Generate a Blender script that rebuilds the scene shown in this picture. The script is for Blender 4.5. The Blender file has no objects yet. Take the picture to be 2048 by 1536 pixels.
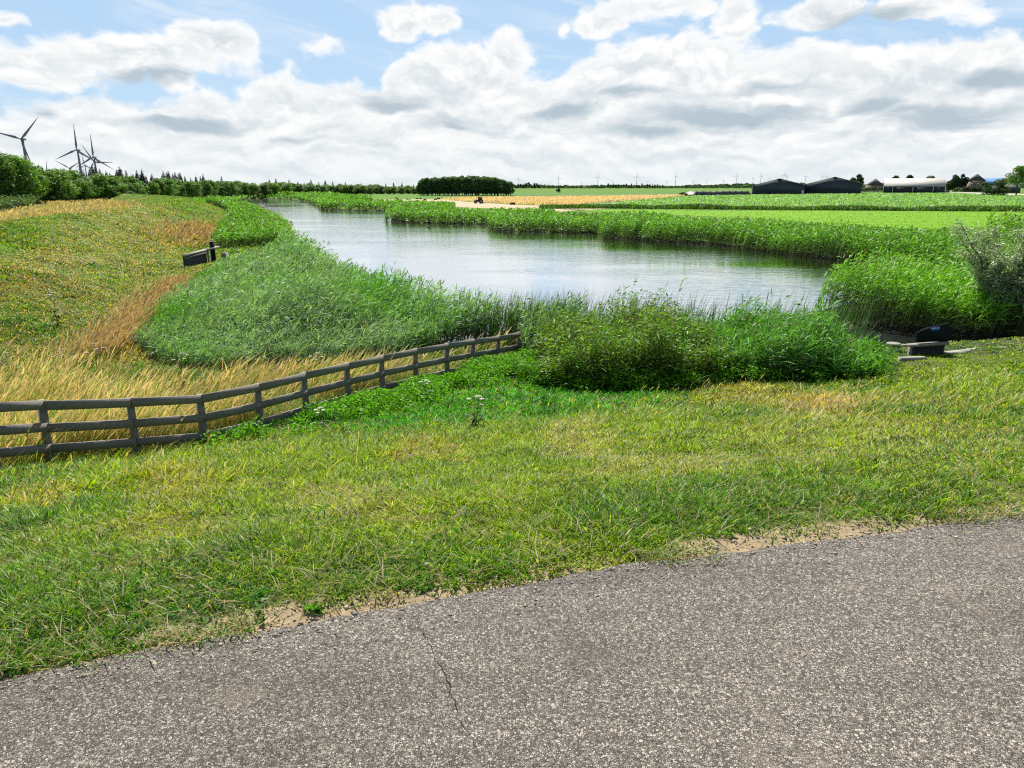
import bpy, math
import numpy as np
from mathutils import Vector
from math import radians, sin, cos, pi, sqrt, atan2

rng = np.random.default_rng(11)
SC = bpy.context.scene
COLL = SC.collection

# ------------------------------------------------------------------ camera model (used to survey the place)
EYE = 1.7
FPX = 1450.0
PITCH = math.atan(396.0 / FPX)
CP, SP = cos(PITCH), sin(PITCH)

def ray(px, py):
    u = (px - 1024.0) / FPX
    v = (py - 768.0) / FPX
    return np.array([u, CP - v * SP, -SP - v * CP])

def P(px, py, z):
    """point of the horizontal plane z seen in that direction"""
    d = ray(px, py)
    t = (z - EYE) / d[2]
    return np.array([d[0] * t, d[1] * t, z])

def PY(px, py, Y):
    d = ray(px, py)
    t = Y / d[1]
    return np.array([d[0] * t, Y, EYE + d[2] * t])

# ------------------------------------------------------------------ noise
def _hash(ix, iy, seed):
    n = (ix.astype(np.int64) * 374761393 + iy.astype(np.int64) * 668265263 + seed * 1442695041) & 0xFFFFFFFF
    n = ((n ^ (n >> 13)) * 1274126177) & 0xFFFFFFFF
    n = n ^ (n >> 16)
    return (n & 0xFFFFFF) / float(0xFFFFFF)

def vnoise(x, y, seed=0):
    x = np.asarray(x, float); y = np.asarray(y, float)
    ix = np.floor(x); iy = np.floor(y)
    fx = x - ix; fy = y - iy
    fx = fx * fx * (3 - 2 * fx); fy = fy * fy * (3 - 2 * fy)
    a = _hash(ix, iy, seed); b = _hash(ix + 1, iy, seed)
    c = _hash(ix, iy + 1, seed); d = _hash(ix + 1, iy + 1, seed)
    return (a * (1 - fx) + b * fx) * (1 - fy) + (c * (1 - fx) + d * fx) * fy

def fbm(x, y, seed=0, oct=4):
    s = 0; a = .5; t = 0
    for k in range(oct):
        s = s + a * vnoise(x, y, seed + k * 17); t += a
        x = x * 2.03 + 3.7; y = y * 2.03 + 1.3; a *= .5
    return s / t

def smooth(a, b, x):
    t = np.clip((x - a) / (b - a), 0, 1)
    return t * t * (3 - 2 * t)

def inpoly(x, y, poly):
    poly = np.asarray(poly)[:, :2]
    ins = np.zeros(np.shape(x), bool)
    n = len(poly)
    for i in range(n):
        x1, y1 = poly[i]; x2, y2 = poly[(i + 1) % n]
        if y1 == y2: continue
        c = ((y1 > y) != (y2 > y)) & (x < (x2 - x1) * (y - y1) / (y2 - y1) + x1)
        ins ^= c
    return ins

def sdpoly(x, y, poly):
    """signed distance, negative inside"""
    poly = np.asarray(poly)[:, :2]
    d = np.full(np.shape(x), 1e9)
    n = len(poly)
    for i in range(n):
        a = poly[i]; b = poly[(i + 1) % n]
        e = b - a
        t = np.clip(((x - a[0]) * e[0] + (y - a[1]) * e[1]) / (e @ e), 0, 1)
        d = np.minimum(d, (x - a[0] - t * e[0]) ** 2 + (y - a[1] - t * e[1]) ** 2)
    d = np.sqrt(d)
    return np.where(inpoly(x, y, poly), -d, d)

# ------------------------------------------------------------------ terrain
ZW = -4.6
RIVER = np.array([(-23.4, 74), (-21.5, 69), (-20.2, 63), (-17.4, 58), (-13.8, 49), (-8.6, 38), (-4.6, 30.2), (-1.6, 27.6), (2, 27.0), (7, 26.2), (11.5, 25.9),
                  (13.2, 26.6), (15.6, 27.0), (20, 28.0), (20.5, 29.6), (17.6, 31.2), (15.9, 33.2), (15.2, 35.8), (17.5, 38.3), (24, 40.5), (30, 43), (36, 46),
                  (37, 50), (33, 58), (28.5, 66), (24.4, 77), (23.0, 82), (17, 88), (13.0, 93.5), (12.9, 101), (6, 104.5), (-.6, 106.5), (-2.0, 112), (-2.6, 126), (-10.4, 128), (-17, 132), (-21.6, 137), (-22.6, 150),
                  (-24, 176), (-31, 192), (-45, 200), (-52, 206), (-53, 214), (-62, 240), (-82, 300), (-112, 372), (-190, 430), (-215, 415), (-160, 350),
                  (-128, 295), (-96, 240), (-72, 198), (-57, 165), (-48, 142), (-36.5, 113), (-27.5, 88)], float)
E0 = P(0, 1362, 0)[:2]; E1 = P(2048, 1030, 0)[:2]
ED = (E1 - E0) / np.linalg.norm(E1 - E0); EN = np.array([-ED[1], ED[0]]); EL = np.linalg.norm(E1 - E0)
CD = np.array([-.2628, 1.0]) / 1.034; CN = np.array([CD[1], -CD[0]]); C0 = np.array([-36.0, 51.0])

def road_s(x, y):
    t = ((x - E0[0]) * ED[0] + (y - E0[1]) * ED[1]) / EL
    b = .10 * np.clip(4 * t * (1 - t), -1.5, 1)
    return (x - E0[0]) * EN[0] + (y - E0[1]) * EN[1] - b

def dike_d(x, y):
    bend = np.clip((y - 105) / 90, 0, 4) ** 2 * 15
    return (x + bend - C0[0]) * CN[0] + (y - C0[1]) * CN[1]

def is_east(x, y):
    cx = np.interp(y, [40, 75, 107, 135, 200, 330, 420, 500], [0, 0, -12, -30, -58, -118, -178, -250])
    return (x > cx)

def height(x, y):
    x = np.asarray(x, float); y = np.asarray(y, float)
    sd = sdpoly(x, y, RIVER)
    s = road_s(x, y)
    e = np.interp(s, [-200, .03, .18, .5, 1.2, 12.5, 15, 22, 60], [-.035, -.03, -.012, -.05, -.2, -3.45, -3.75, -4.15, -9])
    east = is_east(x, y) & (y > 46)
    land = np.full(x.shape, -4.1)
    land = np.where(east, np.minimum(-3.0, -4.35 + .14 * sd), land)
    land = np.where((x > 8) & (y <= 46), np.clip(-4.35 + .03 * np.maximum(sd, 0), -4.35, -3.0), land)
    nb = smooth(.2, 1.5, s)
    dc = dike_d(x, y)
    dike = np.where(dc > 1.5, -.9 - (dc - 1.5) / 3.2, np.where(dc < -1.5, -.9 + (dc + 1.5) / 4.0, -.9))
    dike = np.where(y > 520, -9, dike)
    west = (~east) & (dc < 0)
    land = np.where(west & (x < 0), -3.1, land)
    h = np.maximum(land, dike)
    k = .25
    m = np.maximum(h, e)
    dlt = np.abs(h - e)
    m = m + np.where(dlt < k, (k - dlt) ** 2 / (4 * k), 0) * (s > 1)
    bump = (fbm(x * .45, y * .45, 5, 4) - .5) * .22 + (fbm(x * 2.3, y * 2.3, 9, 3) - .5) * .07
    flat = np.where(east | (dc < -12), 0.0, 1.0)
    m = m + bump * nb * flat * smooth(.5, 2.5, s)
    carve = -4.42 + np.clip(sd, -4, .6) * .35
    m = np.where(sd < .6, np.minimum(m, carve), m)
    return m

def G(px, py):
    """terrain point seen in that direction"""
    d = ray(px, py)
    t = 1.5; prev = t
    ts = np.geomspace(1.5, 900, 700)
    pts = ts[:, None] * d[None]
    hh = height(pts[:, 0], pts[:, 1])
    below = (EYE + pts[:, 2]) < hh
    i = int(np.argmax(below)) if below.any() else len(ts) - 1
    lo, hi = ts[max(i - 1, 0)], ts[i]
    for _ in range(16):
        mid = .5 * (lo + hi)
        p = mid * d
        if EYE + p[2] < float(height(p[0], p[1])): hi = mid
        else: lo = mid
    p = hi * d
    return np.array([p[0], p[1], EYE + p[2]])

class Patch:
    """an elliptical patch of ground"""
    def __init__(self, px, py, rx, ry):
        c = G(px, py)[:2]
        self.c = c
        vx = G(px + rx, py)[:2] - c
        vy = G(px, py - ry)[:2] - c
        self.inv = np.linalg.inv(np.array([vx, vy]).T)
    def __call__(self, x, y, soft=.5):
        q = np.stack([x - self.c[0], y - self.c[1]])
        ab = self.inv @ q.reshape(2, -1)
        r = np.sqrt((ab ** 2).sum(0)).reshape(np.shape(x))
        return 1 - smooth(1 - soft, 1 + soft, r)

# ------------------------------------------------------------------ mesh builder
class MB:
    def __init__(self):
        self.v = []; self.c = []; self.f = {}; self.n = 0
    def add(self, v, faces, col=(1, 1, 1)):
        v = np.asarray(v, np.float32).reshape(-1, 3)
        col = np.asarray(col, np.float32)
        if col.ndim == 1: col = np.tile(col, (len(v), 1))
        self.v.append(v); self.c.append(col)
        for f in (faces if isinstance(faces, list) else [faces]):
            f = np.asarray(f, np.int64)
            if f.size: self.f.setdefault(f.shape[1], []).append(f + self.n)
        self.n += len(v)
        return self
    def poly(self, pts, col=(1, 1, 1)):
        return self.add(pts, np.arange(len(pts))[None], col)
    def box(self, c, s, rz=0., col=(1, 1, 1), rx=0., ry=0.):
        k = np.array([(-1, -1, -1), (1, -1, -1), (1, 1, -1), (-1, 1, -1), (-1, -1, 1), (1, -1, 1), (1, 1, 1), (-1, 1, 1)], float) * .5
        k = k * np.asarray(s)
        if rx: k = k @ np.array([(1, 0, 0), (0, cos(rx), -sin(rx)), (0, sin(rx), cos(rx))]).T
        if ry: k = k @ np.array([(cos(ry), 0, sin(ry)), (0, 1, 0), (-sin(ry), 0, cos(ry))]).T
        if rz: k = k @ np.array([(cos(rz), -sin(rz), 0), (sin(rz), cos(rz), 0), (0, 0, 1)]).T
        return self.add(k + np.asarray(c), [(0, 3, 2, 1), (4, 5, 6, 7), (0, 1, 5, 4), (1, 2, 6, 5), (2, 3, 7, 6), (3, 0, 4, 7)] and
                        np.array([(0, 3, 2, 1), (4, 5, 6, 7), (0, 1, 5, 4), (1, 2, 6, 5), (2, 3, 7, 6), (3, 0, 4, 7)]), col)
    def beam(self, a, b, w, h, col=(1, 1, 1)):
        """board from a to b, h high (vertical), w thick (horizontal)"""
        a = np.asarray(a, float); b = np.asarray(b, float)
        d = b - a; n = np.array([-d[1], d[0], 0]); n = n / (np.linalg.norm(n) + 1e-9) * w * .5
        up = np.array([0, 0, h * .5])
        v = [a - n - up, a + n - up, a + n + up, a - n + up, b - n - up, b + n - up, b + n + up, b - n + up]
        return self.add(v, np.array([(0, 1, 2, 3), (7, 6, 5, 4), (0, 4, 5, 1), (1, 5, 6, 2), (2, 6, 7, 3), (3, 7, 4, 0)]), col)
    def tube(self, pts, rad, n=8, col=(1, 1, 1), cap=True):
        pts = np.asarray(pts, float); m = len(pts)
        rad = np.broadcast_to(np.asarray(rad, float), (m,))
        rings = []
        for i in range(m):
            d = pts[min(i + 1, m - 1)] - pts[max(i - 1, 0)]
            d = d / (np.linalg.norm(d) + 1e-9)
            r = np.array([1., 0, 0]) if abs(d[0]) < .8 else np.array([0, 1., 0])
            s = np.cross(d, r); s /= np.linalg.norm(s); t = np.cross(d, s)
            a = np.arange(n) * 2 * pi / n
            rings.append(pts[i] + rad[i] * (np.cos(a)[:, None] * s + np.sin(a)[:, None] * t))
        v = np.concatenate(rings)
        i = np.arange(n); j = (i + 1) % n
        q = np.concatenate([np.stack([k * n + i, k * n + j, (k + 1) * n + j, (k + 1) * n + i], 1) for k in range(m - 1)])
        fs = [q]
        if cap: fs += [np.arange(n)[::-1][None], ((m - 1) * n + np.arange(n))[None]]
        return self.add(v, fs, col)
    def prism(self, outline, ext, col=(1, 1, 1)):
        """outline: k x 3 planar polygon, extruded by vector ext"""
        o = np.asarray(outline, float); k = len(o); e = np.asarray(ext, float)
        v = np.concatenate([o, o + e])
        i = np.arange(k); j = (i + 1) % k
        return self.add(v, [np.arange(k)[::-1][None], (k + np.arange(k))[None], np.stack([i, j, j + k, i + k], 1)], col)
    def build(self, name, mat, parent=None, smooth_=False):
        me = bpy.data.meshes.new(name)
        v = np.concatenate(self.v); c = np.concatenate(self.c)
        loops = []; starts = []; tot = 0
        for k, fl in self.f.items():
            f = np.concatenate(fl)
            starts.append(tot + np.arange(len(f)) * k)
            loops.append(f.ravel()); tot += f.size
        loops = np.concatenate(loops).astype(np.int32); starts = np.concatenate(starts).astype(np.int32)
        me.vertices.add(len(v)); me.vertices.foreach_set('co', v.ravel())
        me.loops.add(len(loops)); me.loops.foreach_set('vertex_index', loops)
        me.polygons.add(len(starts)); me.polygons.foreach_set('loop_start', starts)
        me.update(calc_edges=True)
        at = me.color_attributes.new('Col', 'FLOAT_COLOR', 'POINT')
        at.data.foreach_set('color', np.concatenate([c, np.ones((len(c), 1), np.float32)], 1).astype(np.float32).ravel())
        if smooth_: me.polygons.foreach_set('use_smooth', np.ones(len(starts), bool))
        me.materials.append(mat)
        o = bpy.data.objects.new(name, me); COLL.objects.link(o)
        if parent is not None: o.parent = parent
        return o

def tag(o, label=None, cat=None, group=None, kind=None):
    if label: o['label'] = label
    if cat: o['category'] = cat
    if group: o['group'] = group
    if kind: o['kind'] = kind
    return o

def thing(name, loc, label, cat, group=None, rz=0.):
    o = bpy.data.objects.new(name, None); COLL.objects.link(o)
    o.location = tuple(float(a) for a in loc); o.rotation_euler = (0, 0, rz)
    return tag(o, label, cat, group)

def dup(root, loc, rz=0., sc=1., label=None, group=None):
    r = root.copy(); COLL.objects.link(r)
    r.location = tuple(float(a) for a in loc); r.rotation_euler = (0, 0, rz)
    r.scale = (sc, sc, sc) if np.isscalar(sc) else tuple(sc)
    if label: r['label'] = label
    if group: r['group'] = group
    for ch in list(root.children):
        c = ch.copy(); COLL.objects.link(c); c.parent = r
        for g in list(ch.children):
            d = g.copy(); COLL.objects.link(d); d.parent = c
    return r

# ------------------------------------------------------------------ materials
class NT:
    def __init__(self, tree): self.t = tree; tree.nodes.clear()
    def n(self, typ, **kw):
        o = self.t.nodes.new(typ)
        for k, v in kw.items():
            if k.startswith('i_'):
                key = k[2:]; key = int(key) if key.isdigit() else key.replace('_', ' ')
                s = o.inputs[key]
                if hasattr(v, 'is_linked') or isinstance(v, bpy.types.NodeSocket): self.t.links.new(v, s)
                else: s.default_value = v
            else: setattr(o, k, v)
        return o
    def link(self, a, b): self.t.links.new(a, b)
    def m(self, op, a, b=None, c=None, clamp=False):
        o = self.t.nodes.new('ShaderNodeMath'); o.operation = op; o.use_clamp = clamp
        for i, s in enumerate((a, b, c)):
            if s is None: continue
            if isinstance(s, bpy.types.NodeSocket): self.t.links.new(s, o.inputs[i])
            else: o.inputs[i].default_value = s
        return o.outputs[0]
    def mix(self, fac, a, b, typ='MIX'):
        o = self.t.nodes.new('ShaderNodeMix'); o.data_type = 'RGBA'; o.blend_type = typ
        for s, k in ((fac, 0), (a, 6), (b, 7)):
            if isinstance(s, bpy.types.NodeSocket): self.t.links.new(s, o.inputs[k])
            elif k == 0: o.inputs[0].default_value = s
            else: o.inputs[k].default_value = (*s, 1) if len(s) == 3 else s
        return o.outputs[2]
    def sstep(self, a, b, x):
        o = self.t.nodes.new('ShaderNodeMapRange'); o.interpolation_type = 'SMOOTHSTEP'
        o.inputs[1].default_value = a; o.inputs[2].default_value = b
        self.t.links.new(x, o.inputs[0]); return o.outputs[0]
    def noise(self, vec, scale, detail=4, rough=.55, dist=0., typ='FBM'):
        o = self.n('ShaderNodeTexNoise', i_Scale=scale, i_Detail=detail, i_Roughness=rough, i_Distortion=dist)
        self.t.links.new(vec, o.inputs['Vector']); return o

def newmat(name):
    m = bpy.data.materials.new(name); m.use_nodes = True
    return m, NT(m.node_tree)

def mat_veg(name, trans=.35, rough=.5, spec=.35, tcol=(1.25, 1.25, .45)):
    m, t = newmat(name)
    out = t.n('ShaderNodeOutputMaterial')
    at = t.n('ShaderNodeAttribute', attribute_name='Col')
    geo = t.n('ShaderNodeNewGeometry')
    ns = t.noise(geo.outputs['Position'], 3.0, 3)
    k = t.m('MULTIPLY_ADD', ns.outputs[0], .66, .57)
    col = t.mix(1., at.outputs['Color'], t.n('ShaderNodeCombineColor', i_0=k, i_1=k, i_2=k).outputs[0], 'MULTIPLY')
    p = t.n('ShaderNodeBsdfPrincipled', i_Roughness=rough, i_Base_Color=col)
    p.inputs['Specular IOR Level'].default_value = spec
    tr = t.n('ShaderNodeBsdfTranslucent', i_Color=t.mix(1., col, tcol, 'MULTIPLY'))
    mx = t.n('ShaderNodeMixShader', i_Fac=trans)
    t.link(p.outputs[0], mx.inputs[1]); t.link(tr.outputs[0], mx.inputs[2])
    t.link(mx.outputs[0], out.inputs[0])
    return m

def mat_solid(name, col, rough=.7, spec=.3, var=.25, scale=4., bump=0., stretch=(1, 1, 1), usecol=False, metal=0.):
    m, t = newmat(name)
    out = t.n('ShaderNodeOutputMaterial')
    tc = t.n('ShaderNodeTexCoord')
    mp = t.n('ShaderNodeMapping', i_Scale=stretch); t.link(tc.outputs['Object'], mp.inputs[0])
    ns = t.noise(mp.outputs[0], scale, 6, .6)
    k = t.m('MULTIPLY_ADD', ns.outputs[0], 2 * var, 1 - var)
    base = t.n('ShaderNodeAttribute', attribute_name='Col').outputs['Color'] if usecol else (*col, 1)
    c = t.mix(1., base, t.n('ShaderNodeCombineColor', i_0=k, i_1=k, i_2=k).outputs[0], 'MULTIPLY')
    p = t.n('ShaderNodeBsdfPrincipled', i_Roughness=rough, i_Base_Color=c, i_Metallic=metal)
    p.inputs['Specular IOR Level'].default_value = spec
    if bump:
        b = t.n('ShaderNodeBump', i_Strength=bump, i_Distance=.02, i_Height=ns.outputs[0]); t.link(b.outputs[0], p.inputs['Normal'])
    t.link(p.outputs[0], out.inputs[0])
    return m

def mat_ground():
    m, t = newmat('soil_and_turf')
    out = t.n('ShaderNodeOutputMaterial')
    at = t.n('ShaderNodeAttribute', attribute_name='Col')
    geo = t.n('ShaderNodeNewGeometry')
    n1 = t.noise(geo.outputs['Position'], 22., 6, .65); n2 = t.noise(geo.outputs['Position'], 1.3, 6, .6)
    k = t.m('MULTIPLY', t.m('MULTIPLY_ADD', n1.outputs[0], 1.1, .45), t.m('MULTIPLY_ADD', n2.outputs[0], .8, .6))
    k = t.m('MULTIPLY', k, .75)
    c = t.mix(1., at.outputs['Color'], t.n('ShaderNodeCombineColor', i_0=k, i_1=k, i_2=k).outputs[0], 'MULTIPLY')
    b = t.n('ShaderNodeBump', i_Strength=.7, i_Distance=.03, i_Height=n1.outputs[0])
    p = t.n('ShaderNodeBsdfPrincipled', i_Roughness=.95, i_Base_Color=c, i_Normal=b.outputs[0])
    p.inputs['Specular IOR Level'].default_value = .1
    t.link(p.outputs[0], out.inputs[0]); return m

def mat_field(name, c1, c2, sc=(.08, .5, 1), bump=.6, fine=1.6):
    m, t = newmat(name)
    out = t.n('ShaderNodeOutputMaterial')
    geo = t.n('ShaderNodeNewGeometry')
    mp = t.n('ShaderNodeMapping', i_Scale=sc); t.link(geo.outputs['Position'], mp.inputs[0])
    n1 = t.noise(mp.outputs[0], 1., 6, .6); n2 = t.noise(geo.outputs['Position'], fine, 6, .7)
    f = t.m('ADD', t.m('MULTIPLY', n1.outputs[0], .5), t.m('MULTIPLY', n2.outputs[0], .5))
    c = t.mix(t.sstep(.36, .62, f), tuple(v * .74 for v in c1), tuple(v * .74 for v in c2))
    b = t.n('ShaderNodeBump', i_Strength=bump, i_Distance=.15, i_Height=n2.outputs[0])
    p = t.n('ShaderNodeBsdfPrincipled', i_Roughness=.9, i_Base_Color=c, i_Normal=b.outputs[0])
    p.inputs['Specular IOR Level'].default_value = .15
    t.link(p.outputs[0], out.inputs[0]); return m

def mat_road():
    m, t = newmat('chipped_asphalt')
    out = t.n('ShaderNodeOutputMaterial')
    geo = t.n('ShaderNodeNewGeometry')
    wob = t.noise(geo.outputs['Position'], 60., 2)
    vec = t.n('ShaderNodeVectorMath', operation='MULTIPLY_ADD'); vec.inputs[1].default_value = (.007, .007, .007)
    t.link(wob.outputs[1], vec.inputs[0]); t.link(geo.outputs['Position'], vec.inputs[2])
    vo = t.n('ShaderNodeTexVoronoi', i_Scale=150., feature='F1'); t.link(vec.outputs[0], vo.inputs['Vector'])
    vd = t.n('ShaderNodeTexVoronoi', i_Scale=150., feature='DISTANCE_TO_EDGE'); t.link(vec.outputs[0], vd.inputs['Vector'])
    vs = t.n('ShaderNodeTexVoronoi', i_Scale=300., feature='F1'); t.link(vec.outputs[0], vs.inputs['Vector'])
    cell = t.n('ShaderNodeSeparateColor'); t.link(vo.outputs['Color'], cell.inputs[0])
    ramp = t.n('ShaderNodeValToRGB'); t.link(cell.outputs[0], ramp.inputs[0])
    e = ramp.color_ramp.elements
    e[0].position = 0; e[0].color = (.06, .056, .052, 1)
    e[1].position = 1; e[1].color = (.56, .53, .48, 1)
    for pos, c in ((.25, (.12, .112, .102)), (.5, (.20, .187, .168)), (.75, (.30, .28, .25)), (.9, (.39, .365, .33))):
        q = e.new(pos); q.color = (*c, 1)
    edge = t.sstep(.02, .16, vd.outputs['Distance'])
    sm = t.n('ShaderNodeSeparateColor'); t.link(vs.outputs['Color'], sm.inputs[0])
    grit = t.mix(t.sstep(.55, .95, sm.outputs[0]), (.028, .025, .023), (.22, .20, .17))
    c = t.mix(edge, grit, ramp.outputs[0])
    vb = t.n('ShaderNodeTexVoronoi', i_Scale=82., feature='F1'); t.link(vec.outputs[0], vb.inputs['Vector'])
    cb = t.n('ShaderNodeSeparateColor'); t.link(vb.outputs['Color'], cb.inputs[0])
    bigst = t.m('MULTIPLY', t.sstep(.70, .72, cb.outputs[0]), t.sstep(.50, .40, vb.outputs['Distance']))
    c = t.mix(bigst, c, t.mix(cb.outputs[1], (.16, .15, .14), (.55, .52, .47)))
    dn = t.noise(geo.outputs['Position'], 1.7, 7, .7); dn2 = t.noise(geo.outputs['Position'], .6, 5, .65)
    c = t.mix(t.m('MULTIPLY', t.sstep(.56, .74, dn.outputs[0]), .5), c, (.36, .31, .24))
    c = t.mix(t.m('MULTIPLY', t.sstep(.52, .70, dn2.outputs[0]), .55), c, (.075, .07, .065))
    mpr = t.n('ShaderNodeMapping', i_Scale=(.35, 1.6, 1), i_Rotation=(0, 0, -.288)); t.link(geo.outputs['Position'], mpr.inputs[0])
    big = t.noise(mpr.outputs[0], 1.1, 7, .68)
    k = t.m('MULTIPLY_ADD', big.outputs[0], 1.15, .07)
    c = t.mix(1., c, t.n('ShaderNodeCombineColor', i_0=k, i_1=t.m('MULTIPLY', k, .955), i_2=t.m('MULTIPLY', k, .895)).outputs[0], 'MULTIPLY')
    hgt = t.m('ADD', t.m('MULTIPLY', edge, t.m('MULTIPLY_ADD', cell.outputs[1], .7, .3)), t.m('MULTIPLY', sm.outputs[1], .15))
    b = t.n('ShaderNodeBump', i_Strength=.9, i_Distance=.006, i_Height=hgt)
    p = t.n('ShaderNodeBsdfPrincipled', i_Roughness=.75, i_Base_Color=c, i_Normal=b.outputs[0])
    p.inputs['Specular IOR Level'].default_value = .3
    t.link(p.outputs[0], out.inputs[0]); return m

def mat_water():
    m, t = newmat('river_water')
    out = t.n('ShaderNodeOutputMaterial')
    geo = t.n('ShaderNodeNewGeometry')
    mp = t.n('ShaderNodeMapping', i_Scale=(1., 1.7, 1), i_Rotation=(0, 0, .25)); t.link(geo.outputs['Position'], mp.inputs[0])
    n1 = t.noise(mp.outputs[0], 1.6, 4, .6, .6); n2 = t.noise(mp.outputs[0], .45, 3, .5, .3)
    mq = t.n('ShaderNodeMapping', i_Scale=(.03, .075, 1)); t.link(geo.outputs['Position'], mq.inputs[0])
    calm = t.noise(mq.outputs[0], 1., 3, .5, .5)
    sp_ = t.n('ShaderNodeSeparateXYZ'); t.link(geo.outputs['Position'], sp_.inputs[0])
    open_ = t.sstep(34., 62., t.m('ADD', sp_.outputs[1], t.m('MULTIPLY', calm.outputs[0], 24.)))
    st = t.m('MULTIPLY_ADD', t.m('MULTIPLY', open_, t.sstep(.34, .60, calm.outputs[0])), .20, .05)
    hgt = t.m('ADD', n1.outputs[0], t.m('MULTIPLY', n2.outputs[0], 1.1))
    b = t.n('ShaderNodeBump', i_Strength=st, i_Distance=.09, i_Height=hgt)
    fr = t.n('ShaderNodeFresnel', i_IOR=1.5); t.link(b.outputs[0], fr.inputs['Normal'])
    df = t.n('ShaderNodeBsdfDiffuse', i_Color=(.045, .06, .055, 1))
    gl = t.n('ShaderNodeBsdfGlossy', i_Color=(.96, .98, 1, 1), i_Roughness=.05); t.link(b.outputs[0], gl.inputs['Normal'])
    fac = t.m('MULTIPLY_ADD', fr.outputs[0], .8, .56, clamp=True)
    mx = t.n('ShaderNodeMixShader', i_Fac=fac)
    t.link(df.outputs[0], mx.inputs[1]); t.link(gl.outputs[0], mx.inputs[2]); t.link(mx.outputs[0], out.inputs[0])
    return m

M_GROUND = mat_ground()
M_ROAD = mat_road()
M_WATER = mat_water()
M_GRASS = mat_veg('grass_blades', .45, .5, .3, (1.35, 1.35, .4))
M_DRY = mat_veg('dry_grass_blades', .3, .6, .25, (1.15, 1.05, .7))
M_REED = mat_veg('reed_leaves', .28, .55, .24, (1.3, 1.4, .4))
M_LEAF = mat_veg('tree_leaves', .35, .55, .18, (1.3, 1.45, .4))
M_CONE = mat_veg('spruce_needles', .06, .6, .25, (1, 1.1, .6))
M_WILLOW = mat_veg('willow_leaves', .4, .42, .5, (1.1, 1.2, .6))
M_BARK = mat_solid('bark', (.09, .07, .055), .9, .2, .4, 6., .5)
M_WOOD = mat_solid('weathered_fence_wood', (.20, .182, .16), .85, .2, .65, 11., .2, (1, 1, 6))
M_PLANKTOP = mat_solid('pale_timber', (.24, .225, .19), .85, .2, .4, 9., .4)
M_DARKWOOD = mat_solid('dark_timber', (.035, .038, .045), .7, .3, .4, 7., .4)
M_BLACK = mat_solid('black_coated_steel', (.010, .013, .016), .8, .15, .3, 6.)
M_WHITE = mat_solid('white_paint', (.78, .78, .76), .5, .4, .08, 3.)
M_BLUE = mat_solid('blue_sign_enamel', (.02, .16, .50), .4, .5, .05, 3.)
M_CONC = mat_solid('pale_concrete', (.27, .255, .22), .9, .2, .25, 5., .4)
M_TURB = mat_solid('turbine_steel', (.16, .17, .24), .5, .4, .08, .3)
M_TURBHAZE = mat_solid('haze_tinted_turbine_steel', (.22, .23, .27), .6, .3, .05, .3)  # turbine steel made paler, haze over the distance put into the colour
M_CLAD = mat_solid('dark_barn_cladding', (.035, .042, .062), .6, .4, .2, .8, 0, (6, 6, .4))
M_ROOFG = mat_solid('grey_barn_roof', (.30, .32, .33), .7, .2, .12, .6)
M_ROOFW = mat_solid('white_barn_roof', (.44, .42, .385), .95, .05, .07, .5, 0, (3, 3, 1))
M_TILE = mat_solid('dark_roof_tiles', (.075, .06, .075), .8, .3, .3, 2.)
M_BRICK = mat_solid('brick_wall', (.22, .15, .11), .9, .2, .3, 3.)
M_GLASS = mat_solid('dark_window_glass', (.02, .025, .03), .1, .6, .1, 2.)
M_STRAW = mat_solid('straw_bale', (.12, .075, .04), .95, .1, .5, 5., .6)
M_PLASTIC = mat_solid('black_silage_sheet', (.028, .026, .028), .6, .4, .5, .7, .4)
M_TIRE = mat_solid('tyre_rubber', (.02, .02, .02), .8, .3, .2, 5.)
M_CABBODY = mat_solid('tractor_paint', (.03, .04, .07), .4, .5, .1, 3.)
M_CARPAINT = mat_solid('dark_car_paint', (.03, .035, .04), .3, .6, .1, 3.)
M_BLUEROOF = mat_solid('blue_shed_roof', (.10, .20, .38), .8, .15, .15, .5)
M_BIRD = mat_solid('dark_feathers', (.02, .022, .025), .6, .3, .3, 9.)
M_UMBEL = mat_veg('umbel_flowers', .2, .6, .2, (1, 1, .9))
M_GRIT = mat_solid('loose_grit', (.2, .2, .2), .9, .2, .2, 40., usecol=True)
M_CRACK = mat_solid('crack_gap', (.012, .011, .010), 1., .05, .3, 30.)
M_MEADOW = mat_field('mown_meadow_grass', (.11, .28, .003), (.18, .37, .004), (.03, .25, 1), .5, 1.2)
M_CROP = mat_field('potato_crop', (.11, .26, .06), (.20, .38, .12), (.05, .3, 1), .9, 1.1)
M_STUB = mat_field('cut_stubble', (.40, .31, .19), (.54, .43, .29), (.04, .4, 1), .5, 1.5)
M_GRAIN = mat_field('ripe_grain', (.64, .49, .23), (.80, .65, .36), (.03, .3, 1), .7, 1.2)
M_DARKCROP = mat_field('green_field', (.05, .14, .025), (.09, .22, .035), (.01, .1, 1), .5, .4)
M_TRACK = mat_field('pale_farm_lane', (.46, .42, .35), (.58, .53, .45), (.1, .4, 1), .3, 2.)

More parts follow.
